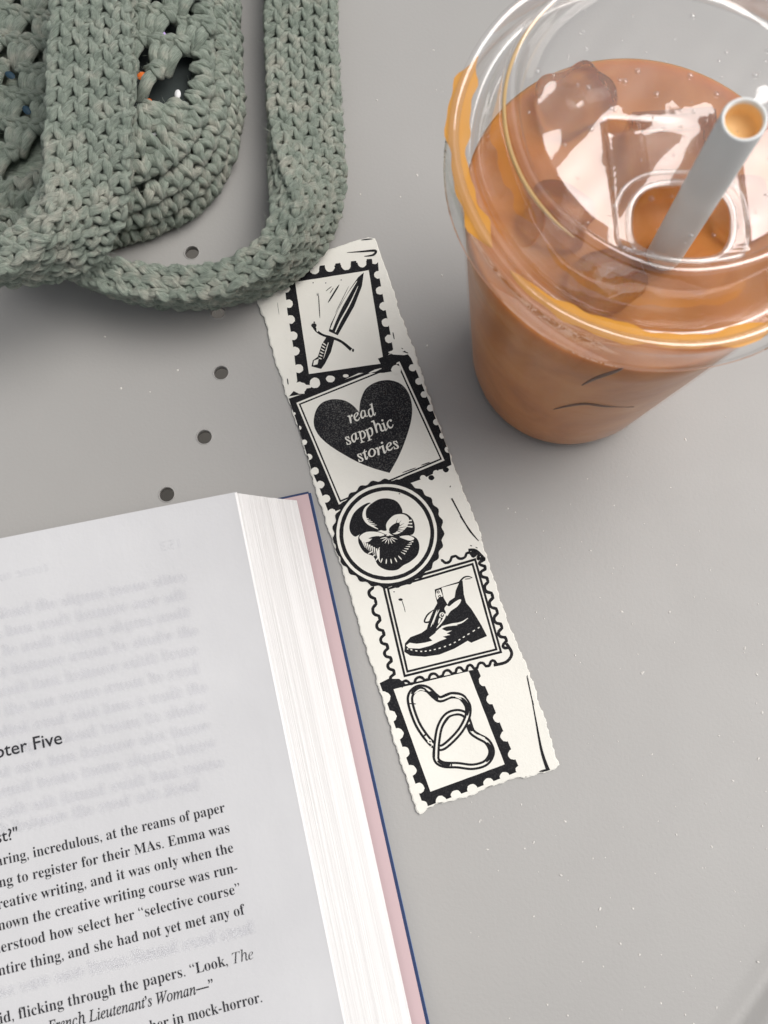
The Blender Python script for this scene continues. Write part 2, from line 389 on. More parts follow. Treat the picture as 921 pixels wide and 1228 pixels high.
def line(mb, body, right_px, left_px, em=None, lift=.0002, off=-.005, mirror=False, dz=0, dx=0, dy=0):
    """a line of print on the page: baseline ends at right_px; left_px (x only) gives where its first letter starts"""
    vs, fs = glyphs(body, off)
    x0 = min(v.x for v in vs); x1 = max(v.x for v in vs)
    q = page_pt(*right_px)
    if left_px is not None:
        slope = .222; l = page_pt(left_px, right_px[1]+(right_px[0]-left_px)*slope)
        sx = (q.x-l.x)/(x1-x0)
    else: sx = em
    sy = em or EM
    out = []
    for v in vs:
        X = q.x-(x1-v.x)*sx if not mirror else q.x-(v.x-x0)*sx
        X += dx; Y = q.y+v.y*sy+dy
        out.append((X, Y, page_z(P0.x-X)+lift+dz))
    mb.add(out, fs)
EM = .00385
tx = MB()
for body, rp, lx in [
        (serif('aring, incredulous, at the reams of paper'), (270.5, 973.6), -4),
        (serif('ng to register for their MAs. Emma was'), (275.9, 997.8), -1),
        (serif('reative writing, and it was only when the'), (280.5, 1021.8), -3),
        (serif('nown the creative writing course was run-'), (285.6, 1045.6), -2),
        (serif('derstood how select her “selective course”'), (288.8, 1070.8), -8),
        (serif('ntire thing, and she had not yet met any of'), (294.8, 1096.0), -2),
        (serif('id, flicking through the papers. “Look, ')+ital('The'), (304.8, 1149.5), -1),
        (ital('French Lieutenant’s Woman')+'—”', (257, 1186.5), 57),
        (serif('her in mock-horror.'), (314.8, 1201.5), 180)]:
    line(tx, body, rp, lx, off=.010 if 'Woman' in body or '\u210e' in body[:8] or body.endswith('—”') else -.005)
line(tx, 'Chapter Five', (75.4, 891.5), None, em=.0049, off=.009)
line(tx, 'st?"', (22.5, 1005), None, em=.0042, off=.008)
tx.build('printed_text', M_text, page, False)
st = MB(); words = 'wonted sarel the hamil oft renew a cotle and thire wend bask of hers nor then whole ample onset was lether tole ringed morn'.split()
ends = [(222, 697), (222, 719), (227, 740), (236, 762), (236, 785), (238, 808), (247, 830), (248, 853), (251, 876), (258, 897), (267, 920), (238, 947), (304, 1119)]
rs = random.Random(3)
for i, e in enumerate(ends):
    s = ' '.join(rs.choice(words) for _ in range(9 if i != 11 else 6))[:44]
    for (dx, dy, dz) in ((0, 0, 0), (.0006, .0002, .00001), (-.0006, .00025, .00002), (.0002, -.0005, .00003), (-.0002, .0007, .00004), (.0010, -.0001, .00005)):
        line(st, serif(s), e, None, em=.0046, mirror=True, lift=.00013, dx=dx, dy=dy, dz=dz, off=0)
for body, e in ((serif('tome oral'), (58, 686)), ('153', (216, 658))):
    for (dx, dy, dz) in ((0, 0, 0), (.0004, .0002, .00001), (-.0003, .0003, .00002)):
        line(st, body, e, None, em=.0042, mirror=True, lift=.00013, dx=dx, dy=dy, dz=dz, off=0)
st.build('show_through', M_show, page, False)

# ------------------------------------------------------------------ bookmark
ZB = .00062
def ca(x, y): return (300+x/4.605, 280+y/4.605)
def cb(x, y): return (340+x/4.186, 420+y/4.186)
def cc(x, y): return (390+x/4.605, 565+y/4.605)
def cd(x, y): return (440+x/4.605, 650+y/4.605)
def ce(x, y): return (450+x/3.8375, 790+y/3.8375)
mark = empty('bookmark', at(490, 640, 0), label='cream torn-edge paper bookmark block-printed with black postage stamps', cat='bookmark')
MO = Vector(mark.location)
left = [(298, 325)] + [ca(*q) for q in ((35, 370), (75, 460), (100, 560), (130, 680), (165, 770), (185, 850))] + [cb(*q) for q in ((20, 245), (45, 310), (85, 420), (110, 520), (135, 600), (150, 670))] + \
    [(386, 611), (392, 632)] + [cc(*q) for q in ((60, 440), (90, 530), (112, 610), (150, 720), (190, 860))] + [cd(*q) for q in ((0, 615), (45, 730))] + [ce(*q) for q in ((30, 180), (60, 290), (100, 420), (130, 520), (165, 620), (185, 690), (205, 718))]
bottom = [ce(*q) for q in ((240, 692), (290, 668), (350, 655), (420, 638), (500, 600), (560, 580), (640, 552), (700, 545), (760, 527), (800, 520), (850, 490))]
right = [ce(*q) for q in ((820, 410), (790, 300), (750, 190), (730, 110))] + [cd(*q) for q in ((880, 680), (830, 560), (780, 440), (740, 330), (700, 190), (650, 40))] + [cc(*q) for q in ((840, 290), (790, 170), (740, 50))] + \
    [cb(*q) for q in ((850, 560), (800, 420), (750, 290), (700, 130), (660, 10))] + [ca(*q) for q in ((830, 440), (770, 250), (720, 110), (690, 25))]
top = [ca(*q) for q in ((650, 20), (560, 45), (440, 85), (340, 115))]
ol = left+bottom+right+top
def curl(px, py):                                                  # the sheet is not perfectly flat
    s = (py-300)/660
    return 0.0
def mp(px, py, lift=0): return at(px, py, ZB+.0003+curl(px, py)+lift)-MO
dense = []
for i in range(len(ol)):
    a, b = Vector(ol[i]), Vector(ol[(i+1) % len(ol)]); n = max(1, int((b-a).length/1.6))
    for k in range(n): dense.append(a+(b-a)*k/n)
torn = []
ph = [random.uniform(0, 6) for _ in range(6)]
nd = len(dense); nz = [random.uniform(-1, 1) for _ in range(nd)]
for i, q in enumerate(dense):
    t_ = (dense[(i+1) % nd]-dense[i-1]).normalized(); nn = Vector((-t_.y, t_.x))
    j = .55*math.sin(i*.31+ph[0])+.5*math.sin(i*.83+ph[1])+.45*nz[i]+.3*math.sin(i*.13+ph[2])
    if q.y < 345 and q.x > 310: j *= .25
    torn.append((q+nn*j, nn, nz[i]))
pv = []; pf = []
for rr, dzv in ((0, 0), (1, 0), (2, 0)):
    for i, (q, nn, z_) in enumerate(torn):
        if rr == 0: o = mp(*(q+nn*-1.3*(1+.5*z_))); pv.append(o)                 # inner edge of the torn bevel, paper top
        elif rr == 1: o = mp(*q); o.z -= .00022+.0001*z_; pv.append(o)          # torn fibre edge
        else: o = mp(*(q+nn*-.6)); o.z -= .00058; pv.append(o)
# orientation: decide which side is inward
cxy = sum((Vector(q) for q in ol), Vector((0, 0)))/len(ol)
tst = torn[40]
if ((tst[0]+tst[1]*-1.3)-cxy).length > (tst[0]-cxy).length:
    pv = []
    for rr in range(3):
        for i, (q, nn, z_) in enumerate(torn):
            o = mp(*(q+nn*(1.3*(1+.5*z_), 0, .6)[rr])); o.z -= (0, .00022+.0001*z_, .00058)[rr]; pv.append(o)
for l in range(2):
    for i in range(nd):
        j = (i+1) % nd; pf.append((l*nd+i, l*nd+j, (l+1)*nd+j, (l+1)*nd+i))
tri = tessellate_polygon([[Vector((v.x, v.y, 0)) for v in pv[:nd]]])
pf += [tuple(t_) for t_ in tri]
mesh_ob('paper', pv, pf, M_paper, mark, False)
bm = bmesh.new(); me = mark.children[0].data; bm.from_mesh(me); bmesh.ops.recalc_face_normals(bm, faces=bm.faces); bm.to_mesh(me); bm.free()

art = MB(); LAY = [0]
LH = .000022
INK, PAP, INKM = 0, 1, 2
PRIMS = []
ins_ol = []
for q_, nn_, z_ in torn:
    a_ = q_+nn_*1.0; b_ = q_-nn_*1.0
    ins_ol.append(a_ if (a_-cxy).length < (b_-cxy).length else b_)
def clip(q):
    "a printed point beyond the torn border moves back onto it"
    inside = False; n_ = len(ins_ol); j_ = n_-1
    for i_ in range(n_):
        yi = ins_ol[i_].y; yj = ins_ol[j_].y
        if (yi > q.y) != (yj > q.y):
            if q.x < (ins_ol[j_].x-ins_ol[i_].x)*(q.y-yi)/(yj-yi)+ins_ol[i_].x: inside = not inside
        j_ = i_
    if inside: return q
    return min(ins_ol, key=lambda p_: (p_-q).length_squared)
def prim(px, faces, mi, layer):
    PRIMS.append((layer, len(PRIMS), [clip(Vector(q)) for q in px], faces, mi))
def poly(pts, mi, layer, f=None, smooth=0, rough=0):
    P = [Vector(q) for q in pts]
    if smooth: P = [Vector(q) for q in cr([tuple(q) for q in P], smooth, True)]
    if f: P = [Vector(f(*q)) for q in P]
    if rough: P = [q+Vector((random.uniform(-rough, rough), random.uniform(-rough, rough))) for q in P]
    tri = tessellate_polygon([[Vector((q.x, q.y, 0)) for q in P]])
    prim(P, [tuple(t_) for t_ in tri], mi, layer)
def stroke(pts, wd, mi, layer, f=None, n=6, taper=True, closed=False, rough=0):
    "a cut or inked line; wd in the units of pts, one number or one per point"
    P = cr(pts, n, closed); N = len(P); W = []
    for i in range(N):
        if isinstance(wd, (list, tuple)):
            u = i/(N-1)*(len(wd)-1); k = min(int(u), len(wd)-2); W.append(wd[k]+(wd[k+1]-wd[k])*(u-k))
        else:
            W.append(wd*(min(1, .25+4*min(i, N-1-i)/N) if taper and not closed else 1))
    L = []; Rr = []
    for i in range(N):
        t_ = (P[(i+1) % N]-P[i-1]) if closed else (P[min(i+1, N-1)]-P[max(i-1, 0)])
        t_ = t_.normalized(); nn = Vector((-t_.y, t_.x)); h = W[i]/2+random.uniform(-rough, rough)
        L.append(P[i]+nn*h); Rr.append(P[i]-nn*h)
    vs = []
    for q in L+Rr: vs.append(Vector(f(*q)) if f else Vector(q))
    fs = []
    for i in range(N if closed else N-1):
        j = (i+1) % N; fs.append((i, j, N+j, N+i))
    prim(vs, fs, mi, layer)
def disc(x, y, rx, ry, mi, layer, f=None, n=22, wob=.06):
    poly([(x+rx*math.cos(2*math.pi*k/n)*(1+random.uniform(-wob, wob)), y+ry*math.sin(2*math.pi*k/n)*(1+random.uniform(-wob, wob))) for k in range(n)], mi, layer, f)
def inset(q, d):
    c = sum((Vector(p) for p in q), Vector((0, 0)))/len(q)
    out = []; n = len(q)
    for i in range(n):
        a, b, e = Vector(q[i-1]), Vector(q[i]), Vector(q[(i+1) % n])
        u = (a-b).normalized(); v = (e-b).normalized(); bis = (u+v).normalized(); s = abs(u.x*v.y-u.y*v.x)
        out.append(tuple(b+bis*(d/max(.2, math.sqrt((1-u.dot(v))/2)))))
    return out
def edge_line(q, n=10):                                            # subdivide a quad so it looks hand cut
    out = []
    for i in range(len(q)):
        a, b = Vector(q[i]), Vector(q[(i+1) % len(q)])
        for k in range(n): out.append(tuple(a+(b-a)*k/n))
    return out
# --- stamp with the heart (under the others)
poly([(22, 245), (300, 150), (500, 80), (520, 40), (610, 2), (640, 40), (740, 280), (838, 520), (843, 575), (700, 645), (600, 680), (250, 812), (225, 812), (180, 690), (135, 600), (100, 480), (60, 340)], INK, 0, cb)
Q1 = [(64, 264), (582, 56), (808, 553), (278, 775)]
poly(edge_line(Q1), PAP, 1, cb, rough=.12); poly(edge_line(inset(Q1, 9)), INK, 2, cb, rough=.1); poly(edge_line(inset(Q1, 17)), PAP, 3, cb, rough=.12)
heart = [(380, 312), (386, 255), (412, 195), (465, 160), (530, 150), (590, 170), (630, 220), (646, 290), (637, 370), (605, 470), (572, 545), (532, 616), (450, 592), (370, 560), (280, 510), (215, 465), (172, 420), (152, 370), (160, 310), (190, 266), (245, 246), (305, 252), (350, 278)]
hp = []
for seg in (heart[0:12], heart[11:]+[heart[0]]): hp += [tuple(q) for q in cr(seg, 5)][:-1]
poly(hp, INKM, 4, cb, rough=.06)
def mark_text(s, a, b, f, hgt, layer):
    vs, fs = glyphs(ital(s), .013, 3, -.16); x0 = min(v.x for v in vs); x1 = max(v.x for v in vs)
    a = Vector(a); b = Vector(b); d = (b-a); u = d/(x1-x0); n = Vector((d.y, -d.x)).normalized()
    out = []
    for v in vs:
        q = a+u*(v.x-x0)+n*(v.y*hgt)+Vector((math.sin(v.y*9+v.x*5)*1.3, math.sin(v.x*5.3+.5)*2.6))
        out.append(Vector(f(*q)))
    prim(out, fs, PAP, layer)
mark_text('read', (332, 366), (467, 322), cb, 84, 5)
mark_text('sapphic', (318, 474), (556, 384), cb, 84, 5)
mark_text('stories', (378, 560), (582, 489), cb, 84, 5)
for x, y, r in ((648, 88, 19), (680, 156, 18), (706, 222, 17), (738, 290, 18), (768, 360, 17), (800, 428, 18), (826, 498, 17), (54, 318, 7), (79, 390, 11), (104, 462, 14), (128, 535, 16), (158, 606, 19), (185, 674, 20), (213, 745, 21), (243, 815, 20), (678, 686, 22), (712, 652, 18), (790, 615, 18), (752, 632, 10)):
    disc(x, y, r, r*.95, PAP, 3, cb)
poly([(655, 690), (690, 665), (720, 655), (780, 625), (850, 590), (870, 640), (880, 700), (700, 720)], PAP, 3, cb, rough=.3)
for x, y in ((700, 640), (742, 640), (765, 615), (815, 600)): disc(x, y, 15, 13, INK if x in (742, 815) else PAP, 4, cb)
for a, b in (((596, 615), (665, 590)), ((690, 578), (735, 562)), ((600, 640), (730, 590))): stroke([a, b], 5, INK, 4, cb)
# --- dagger stamp
S1 = [(188, 262), (245, 235), (320, 200), (500, 160), (705, 143), (712, 230), (740, 380), (768, 520), (790, 640), (760, 672), (850, 668), (742, 770), (600, 770), (430, 850), (330, 880), (215, 900), (260, 815), (240, 640), (205, 430)]
poly(S1, INK, 4, ca, rough=.1)
W1 = [(248, 268), (655, 203), (738, 716), (325, 776)]
poly(edge_line(W1), PAP, 5, ca, rough=.12)
poly([(205, 905), (212, 855), (235, 830), (275, 818), (300, 835), (345, 838), (335, 852), (300, 858), (300, 885), (270, 885), (240, 870)], PAP, 5, ca)
for x, y, r in ((265, 210, 27), (355, 200, 26), (440, 187, 26), (530, 176, 27), (618, 163, 25), (688, 152, 18), (707, 228, 22), (717, 315, 23), (738, 402, 24), (750, 492, 24), (768, 582, 24), (198, 305, 22), (212, 388, 24), (223, 475, 24), (236, 565, 25), (248, 650, 25), (268, 746, 25), (358, 825, 29), (285, 850, 28)):
    disc(x, y, r, r*.97, PAP, 5, ca)
for x, y, r in ((730, 228, 18), (742, 315, 16), (762, 402, 16), (776, 492, 18), (795, 582, 18), (175, 300, 20), (190, 388, 20), (200, 475, 20), (212, 565, 22), (225, 650, 22), (240, 750, 20)):
    disc(x, y, r, r, PAP, 5, ca)
poly([(200, 200), (260, 190), (340, 172), (440, 158), (540, 148), (640, 138), (700, 126), (720, 146), (700, 156), (640, 152), (560, 166), (470, 176), (390, 188), (300, 202), (250, 214)], PAP, 5, ca, rough=.25)
for k in range(5):                                                 # teeth between the holes along the top
    x = 310+k*87; y = 198-k*12; poly([(x-17, y+16), (x-14, y-8), (x+14, y-11), (x+18, y+12)], INK, 6, ca, rough=.2)
disc(443, 803, 25, 19, PAP, 5, ca); disc(528, 786, 16, 9, PAP, 5, ca); stroke([(655, 770), (725, 745)], [2, 12, 3], PAP, 6, ca)
poly([(705, 690), (790, 660), (860, 690), (885, 720), (830, 705), (810, 712), (790, 760), (745, 768)], INK, 6, ca, rough=.2); disc(806, 752, 27, 26, PAP, 7, ca)
poly([(760, 655), (800, 640), (880, 665), (850, 672), (790, 668)], PAP, 7, ca, rough=.3)
# blade, guard and grip
poly([(628, 215), (618, 290), (575, 400), (525, 490), (484, 562), (434, 540), (445, 500), (500, 390), (556, 300), (598, 240)], INK, 6, ca, rough=.08)
stroke([(590, 262), (540, 340), (490, 430), (448, 530)], [3, 12, 14, 13], PAP, 7, ca); stroke([(596, 290), (550, 390), (500, 480), (470, 545)], [2, 7, 8, 6], PAP, 7, ca)
stroke([(545, 290), (500, 380), (470, 440)], 3, INK, 6, ca)
stroke([(345, 503), (365, 535), (400, 560), (450, 575), (505, 598), (558, 642)], [14, 16, 12, 14, 14, 18], INK, 6, ca); disc(352, 508, 15, 13, INK, 6, ca); disc(372, 530, 6, 14, PAP, 7, ca); disc(568, 645, 6, 9, INK, 6, ca); disc(354, 490, 5, 4, INK, 6, ca)
poly([(428, 562), (465, 585), (446, 655), (412, 720), (392, 748), (338, 734), (346, 700), (374, 680), (396, 610)], INK, 6, ca, rough=.1)
for i in range(6): stroke([(398-i*4, 602+i*17), (420-i*5, 618+i*15)], [3, 7, 3], PAP, 7, ca)
stroke([(432, 602), (405, 690)], [3, 5, 2], PAP, 7, ca); poly([(352, 702), (378, 692), (372, 722), (348, 728)], PAP, 7, ca); disc(447, 560, 8, 7, PAP, 7, ca)
for a, b, w_ in (((377, 330), (385, 468), 5), ((492, 282), (430, 382), 9), ((415, 272), (420, 274), 7), ((345, 270), (350, 274), 6), ((500, 255), (505, 258), 6), ((418, 318), (450, 292), 4), ((440, 330), (460, 300), 4), ((370, 330), (371, 345), 4)):
    stroke([a, b], w_, INK, 6, ca)
# marks on the margins of the sheet
for f, pts, w_ in ((ca, [(535, 105), (610, 100), (690, 95), (680, 118), (630, 126)], [2, 8, 14, 12, 3]), (ca, [(612, 36), (682, 28)], 7), (ca, [(150, 380), (160, 450)], 2), (ca, [(205, 800), (210, 835)], 6), (ca, [(788, 545), (796, 585)], 6), (ca, [(845, 655), (872, 660)], 8), (ca, [(835, 632), (845, 638)], 4),
                  (cc, [(698, 150), (760, 265), (800, 330), (848, 386)], [9, 6, 10, 4]), (cc, [(742, 245), (800, 330)], 5), (cc, [(688, 84), (693, 86)], 10), (ce, [(700, 75), (735, 260), (765, 420), (795, 512)], [2, 6, 12, 18]), (ce, [(752, 524), (778, 514), (806, 512)], 10), (ce, [(690, 545), (700, 548)], 7), (cd, [(882, 740), (905, 840), (921, 900)], [2, 6, 4]), (cd, [(570, 18), (580, 22)], 5), (cd, [(600, 28), (612, 34)], 4)):
    stroke(pts, w_, INK, 5, f)
# --- boot stamp: perforated outline, double frame
def perf(pts, nb, amp, wd, f, side=1, layer=1):
    P = cr(pts, 10); N = len(P); out = []
    tot = nb*14
    for i in range(tot+1):
        u = i/tot*(N-1); k = min(int(u), N-2); q = P[k]+(P[k+1]-P[k])*(u-k); t_ = (P[k+1]-P[k]).normalized(); nn = Vector((-t_.y, t_.x))*side
        s = (i % 14)/14; o_ = -amp*math.sqrt(max(0, 1-((s-.5)/.30)**2)) if abs(s-.5) < .30 else amp*.12
        out.append(q+nn*o_)
    stroke([tuple(q) for q in out], wd, INK, layer, f, n=1, taper=False, rough=.8)
perf([(582, 48), (640, 85), (655, 180), (700, 330), (745, 480), (785, 590)], 9, 26, 17, cd, -1, 3)
stroke([(560, 44), (600, 46), (640, 82)], 15, INK, 3, cd, taper=False)
stroke([(770, 560), (800, 615), (770, 662), (700, 680)], 17, INK, 3, cd, taper=False)
perf([(720, 672), (600, 695), (480, 722), (330, 758), (190, 795)], 8, 22, 15, cd, -1, 6)
perf([(28, 248), (62, 400), (100, 540), (135, 665), (158, 775)], 7, 24, 17, cd, -1, 3)
perf([(410, 105), (480, 82), (560, 62), (595, 48)], 3, 20, 15, cd, -1, 3)
QB = [(84, 240), (602, 88), (748, 612), (204, 748)]
poly(edge_line(QB), INK, 3, cd, rough=.12); poly(edge_line(inset(QB, 13)), PAP, 4, cd, rough=.1); poly(edge_line(inset(QB, 21)), INK, 5, cd, rough=.1); poly(edge_line(inset(QB, 33)), PAP, 6, cd, rough=.1)
boot = [(374, 262), (440, 240), (512, 218), (528, 212), (536, 290), (548, 335), (576, 368), (604, 412), (632, 460), (664, 520), (576, 557), (556, 546), (484, 588), (400, 622), (320, 634), (240, 628), (206, 606), (210, 560), (240, 525), (302, 502), (330, 480), (346, 430), (368, 375), (388, 338), (378, 300)]
poly(boot, INK, 7, cd, rough=.15)
poly([(412, 252), (508, 228), (490, 268), (484, 306), (455, 325), (445, 345), (425, 310)], PAP, 8, cd, rough=.1)
poly([(440, 350), (455, 355), (480, 335), (512, 316), (520, 325), (500, 355), (462, 382), (442, 410), (435, 385), (428, 368)], PAP, 8, cd, smooth=3)
poly([(385, 268), (405, 262), (420, 300), (400, 305), (388, 318), (380, 292)], PAP, 8, cd)
for x, y in ((394, 276), (402, 300)): disc(x, y, 8, 8, INK, 9, cd); disc(x, y, 3.5, 3.5, PAP, 10, cd)
poly([(216, 572), (236, 556), (275, 562), (320, 556), (362, 545), (344, 528), (380, 500), (410, 478), (440, 492), (470, 488), (440, 505), (462, 512), (420, 522), (440, 532), (400, 548), (350, 572), (290, 588), (230, 586)], PAP, 8, cd, rough=.15)
for q in ([(412, 468), (470, 455), (520, 445), (558, 420)], [(380, 500), (430, 465), (500, 458)], [(436, 395), (420, 430), (385, 475)], [(405, 420), (395, 450)]): stroke(q, [6, 11, 9, 3], PAP, 8, cd)
pts = cr([(222, 590), (300, 604), (380, 592), (470, 562), (550, 515), (632, 464)], 16)
for i in range(0, len(pts)-3, 5): stroke([tuple(pts[i]), tuple(pts[i+2])], 6, PAP, 8, cd, n=2, taper=False)
stroke([(512, 220), (535, 196), (560, 190), (582, 198)], [10, 9, 7, 5], INK, 7, cd); stroke([(540, 205), (575, 202)], 5, INK, 7, cd)
stroke([(372, 372), (335, 402), (318, 440), (348, 438), (368, 400)], 9, INK, 7, cd); stroke([(352, 430), (340, 465), (372, 440)], 8, INK, 7, cd)
stroke([(388, 375), (372, 420), (352, 470)], 6, PAP, 8, cd); disc(415, 403, 15, 15, PAP, 8, cd); disc(416, 404, 10, 10, INK, 9, cd); disc(417, 402, 5, 4, PAP, 10, cd); stroke([(400, 372), (380, 410), (365, 455)], 4, PAP, 8, cd)
disc(186, 318, 12, 7, INK, 7, cd); stroke([(192, 320), (204, 355), (212, 388)], 4, INK, 7, cd); disc(150, 275, 4, 3, INK, 7, cd)
# --- pansy medallion
n = 150; poly([(348+(304+7*math.cos(27*2*math.pi*k/n))*math.cos(2*math.pi*k/n), 345+(298+7*math.cos(27*2*math.pi*k/n))*math.sin(2*math.pi*k/n)) for k in range(n)], INK, 8, cc, rough=.1)
disc(340, 345, 278, 274, PAP, 9, cc, 90, .003); disc(340, 345, 262, 258, INK, 10, cc, 90, .003); disc(340, 345, 240, 237, PAP, 11, cc, 90, .004)
poly([(252, 176), (205, 190), (158, 232), (135, 290), (138, 335), (165, 362), (200, 345), (260, 335), (310, 325), (340, 290), (260, 240)], INK, 12, cc, 4)
poly([(245, 192), (290, 158), (340, 150), (392, 165), (422, 205), (424, 240), (390, 250), (352, 285), (338, 328), (300, 322), (256, 292), (236, 245)], INK, 13, cc, 4)
stroke([(252, 178), (222, 208), (216, 250), (238, 288), (292, 320)], [3, 13, 20, 14, 3], PAP, 14, cc)
for k in range(5): stroke([(222+k*9, 262+k*9), (240+k*11, 262+k*9)], [6, 2], PAP, 15, cc)
poly([(345, 330), (342, 285), (385, 240), (440, 232), (482, 265), (495, 310), (482, 350), (420, 355), (380, 358)], INK, 14, cc, 4)
poly([(338, 318), (340, 285), (378, 245), (430, 238), (462, 262), (455, 300), (430, 330), (405, 345), (380, 348), (350, 335)], PAP, 15, cc, 4)
poly([(352, 322), (368, 300), (395, 285), (412, 290), (405, 315), (390, 338), (362, 345)], INK, 16, cc, 3)
for k in range(6): a = R(-72+k*19); stroke([(378, 322), (378+math.cos(a)*70, 322+math.sin(a)*62)], [8, 4, 1], INK, 17, cc, 3)
for k in range(5): a = R(-48+k*21); stroke([(430+k*3, 275+k*14), (478+k*2, 272+k*18)], [1, 6, 8], PAP if k < 3 else INK, 16, cc, 3)
poly([(182, 385), (190, 350), (230, 332), (290, 332), (342, 352), (400, 358), (450, 350), (502, 368), (520, 410), (510, 462), (470, 500), (432, 520), (395, 546), (340, 546), (292, 520), (266, 472), (222, 452), (196, 422)], INK, 16, cc, 4)
poly([(190, 360), (228, 336), (288, 336), (328, 352), (296, 362), (262, 372), (240, 390), (216, 392), (196, 380)], PAP, 17, cc, 3)
poly([(410, 362), (460, 355), (492, 372), (470, 384), (440, 376)], PAP, 17, cc, 3)
for k in range(8): stroke([(205+k*13, 385+k*7), (222+k*11, 425+k*9)], [9, 5, 1], PAP, 17, cc, 3)
for k in range(8): a = R(150-k*14); stroke([(345+math.cos(a)*95, 400+math.sin(a)*85), (345+math.cos(a)*125, 400+math.sin(a)*112)], [2, 8, 3], PAP, 17, cc, 3)
for k in range(7): a = R(165-k*24); stroke([(352+math.cos(a)*12, 362+math.sin(a)*10), (352+math.cos(a)*50, 362+math.sin(a)*42)], [2, 6, 1], PAP, 17, cc, 3)
for k in range(6): stroke([(486-k*9, 388+k*14), (462-k*9, 396+k*10)], [7, 4, 1], PAP, 17, cc, 3)
stroke([(300, 420), (290, 455), (302, 500)], [2, 10, 4], PAP, 17, cc, 3); stroke([(240, 372), (300, 360)], [2, 14, 3], INK, 18, cc, 3); disc(345, 350, 12, 8, PAP, 18, cc); disc(337, 352, 4, 3, INK, 19, cc); disc(410, 125, 5, 3, INK, 12, cc)
# --- carabiner stamp
poly([(20, 112), (60, 92), (110, 92), (140, 116), (425, 55), (472, 48), (520, 160), (580, 310), (640, 450), (668, 515), (440, 605), (225, 685), (180, 560), (120, 390), (60, 220)], INK, 3, ce, rough=.1)
poly(edge_line([(84, 140), (430, 58), (596, 486), (254, 612)]), PAP, 4, ce, rough=.12)
for x, y, r in ((40, 180, 30), (70, 265, 28), (102, 346, 28), (131, 430, 27), (162, 515, 27), (200, 596, 26), (503, 100, 27), (536, 186, 25), (568, 270, 25), (602, 355, 26), (636, 440, 25), (215, 680, 28), (303, 655, 25), (372, 628, 24), (447, 600, 24), (522, 572, 24), (596, 543, 23), (664, 510, 18)):
    disc(x, y, r, r*.97, PAP, 4, ce)
for x, y, r in ((20, 170, 22), (48, 270, 22), (80, 352, 22), (110, 440, 22), (140, 525, 22), (178, 605, 22), (305, 680, 19), (378, 652, 18), (452, 624, 18), (528, 596, 18), (604, 566, 18), (250, 690, 14)): disc(x, y, r, r, PAP, 4, ce)
h1 = [(162, 205), (166, 160), (200, 134), (240, 140), (275, 172), (302, 186), (350, 168), (398, 176), (426, 215), (424, 268), (392, 330), (342, 384), (302, 410), (264, 394), (226, 350), (190, 290)]
h2 = [(280, 458), (284, 385), (298, 312), (330, 262), (375, 246), (414, 258), (430, 295), (444, 334), (472, 356), (516, 382), (536, 430), (510, 478), (450, 497), (380, 490), (312, 486)]
stroke(h2, 31, INK, 5, ce, closed=True); stroke(h2, 9, PAP, 6, ce, closed=True)
stroke(h1[7:14], 31, INK, 7, ce, taper=False); stroke(h1[13:]+h1[:9], 31, INK, 7, ce, taper=False); stroke(h1[6:15], 9, PAP, 8, ce, taper=False); stroke(h1[12:]+h1[:7], 8, PAP, 8, ce, taper=False)
stroke(h2[0:4], 31, INK, 9, ce, taper=False); stroke(h2[0:5], 9, PAP, 10, ce, taper=False)
for q in ([(165, 162), (196, 136), (236, 142)], [(250, 150), (290, 186)], [(396, 178), (424, 215), (424, 262)], [(516, 384), (536, 430), (512, 476)], [(432, 300), (446, 334)], [(285, 470), (320, 486), (346, 488)]): stroke(q, 15, INK, 11, ce)
stroke([(180, 160), (205, 142), (228, 146)], 6, PAP, 12, ce); stroke([(362, 170), (398, 186)], 5, PAP, 12, ce); stroke([(150, 206), (188, 208)], 5, INK, 12, ce); disc(228, 352, 5, 5, INK, 12, ce); disc(250, 380, 9, 9, PAP, 12, ce); disc(252, 381, 4, 4, INK, 13, ce); stroke([(352, 478), (350, 500)], 6, INK, 12, ce, taper=False); stroke([(452, 346), (505, 366)], [4, 9, 4], PAP, 12, ce)
# torn edge again covers print that would run over the sheet's border
for k_, (layer, i_, px, faces, mi) in enumerate(sorted(PRIMS, key=lambda p_: p_[:2])):
    art.add([mp(q.x, q.y, .00002+k_*5e-7) for q in px], faces, mi)
art.build('block_print', [M_ink, M_paper, M_inkm], mark, False)

# ------------------------------------------------------------------ iced coffee cup
B0 = at(675, 440, 0); CC = Vector((.0627, .1320, 0))
RB, RT, HT = .0293, .0452, .112
LEAN = (.0025, .0036)                                             # the cup leans a little towards its lid's far side
def wall_r(z): return RB+(RT-RB)*z/HT
def lean(mb):
    for v_ in mb.v: v_.x += LEAN[0]*v_.z/HT; v_.y += LEAN[1]*v_.z/HT
    return mb
cup = empty('plastic_cup', CC, label='clear plastic takeaway cup with flat sip lid holding iced milky coffee', cat='cup')
c_ = MB(); c_.lathe([(0, .0022), (RB-.004, .0020), (RB-.0022, .0006), (RB-.0012, .0002), (RB-.0003, .0014), (RB, .004)] + [(wall_r(z)+.0001, z) for z in (.01, .03, .05, .07, .09, .104)] + [(RT+.0003, HT-.004), (RT+.0012, HT-.0012), (RT+.0018, HT), (RT+.0008, HT+.0011), (RT-.0004, HT)], n=128)
lean(c_).build('cup_wall', M_cup, cup)
LC = Vector(LEAN)
def wob(a, r, z): return .00035*math.sin(3*a+.6)+.0002*math.sin(7*a+2*z*100)
l_ = MB()
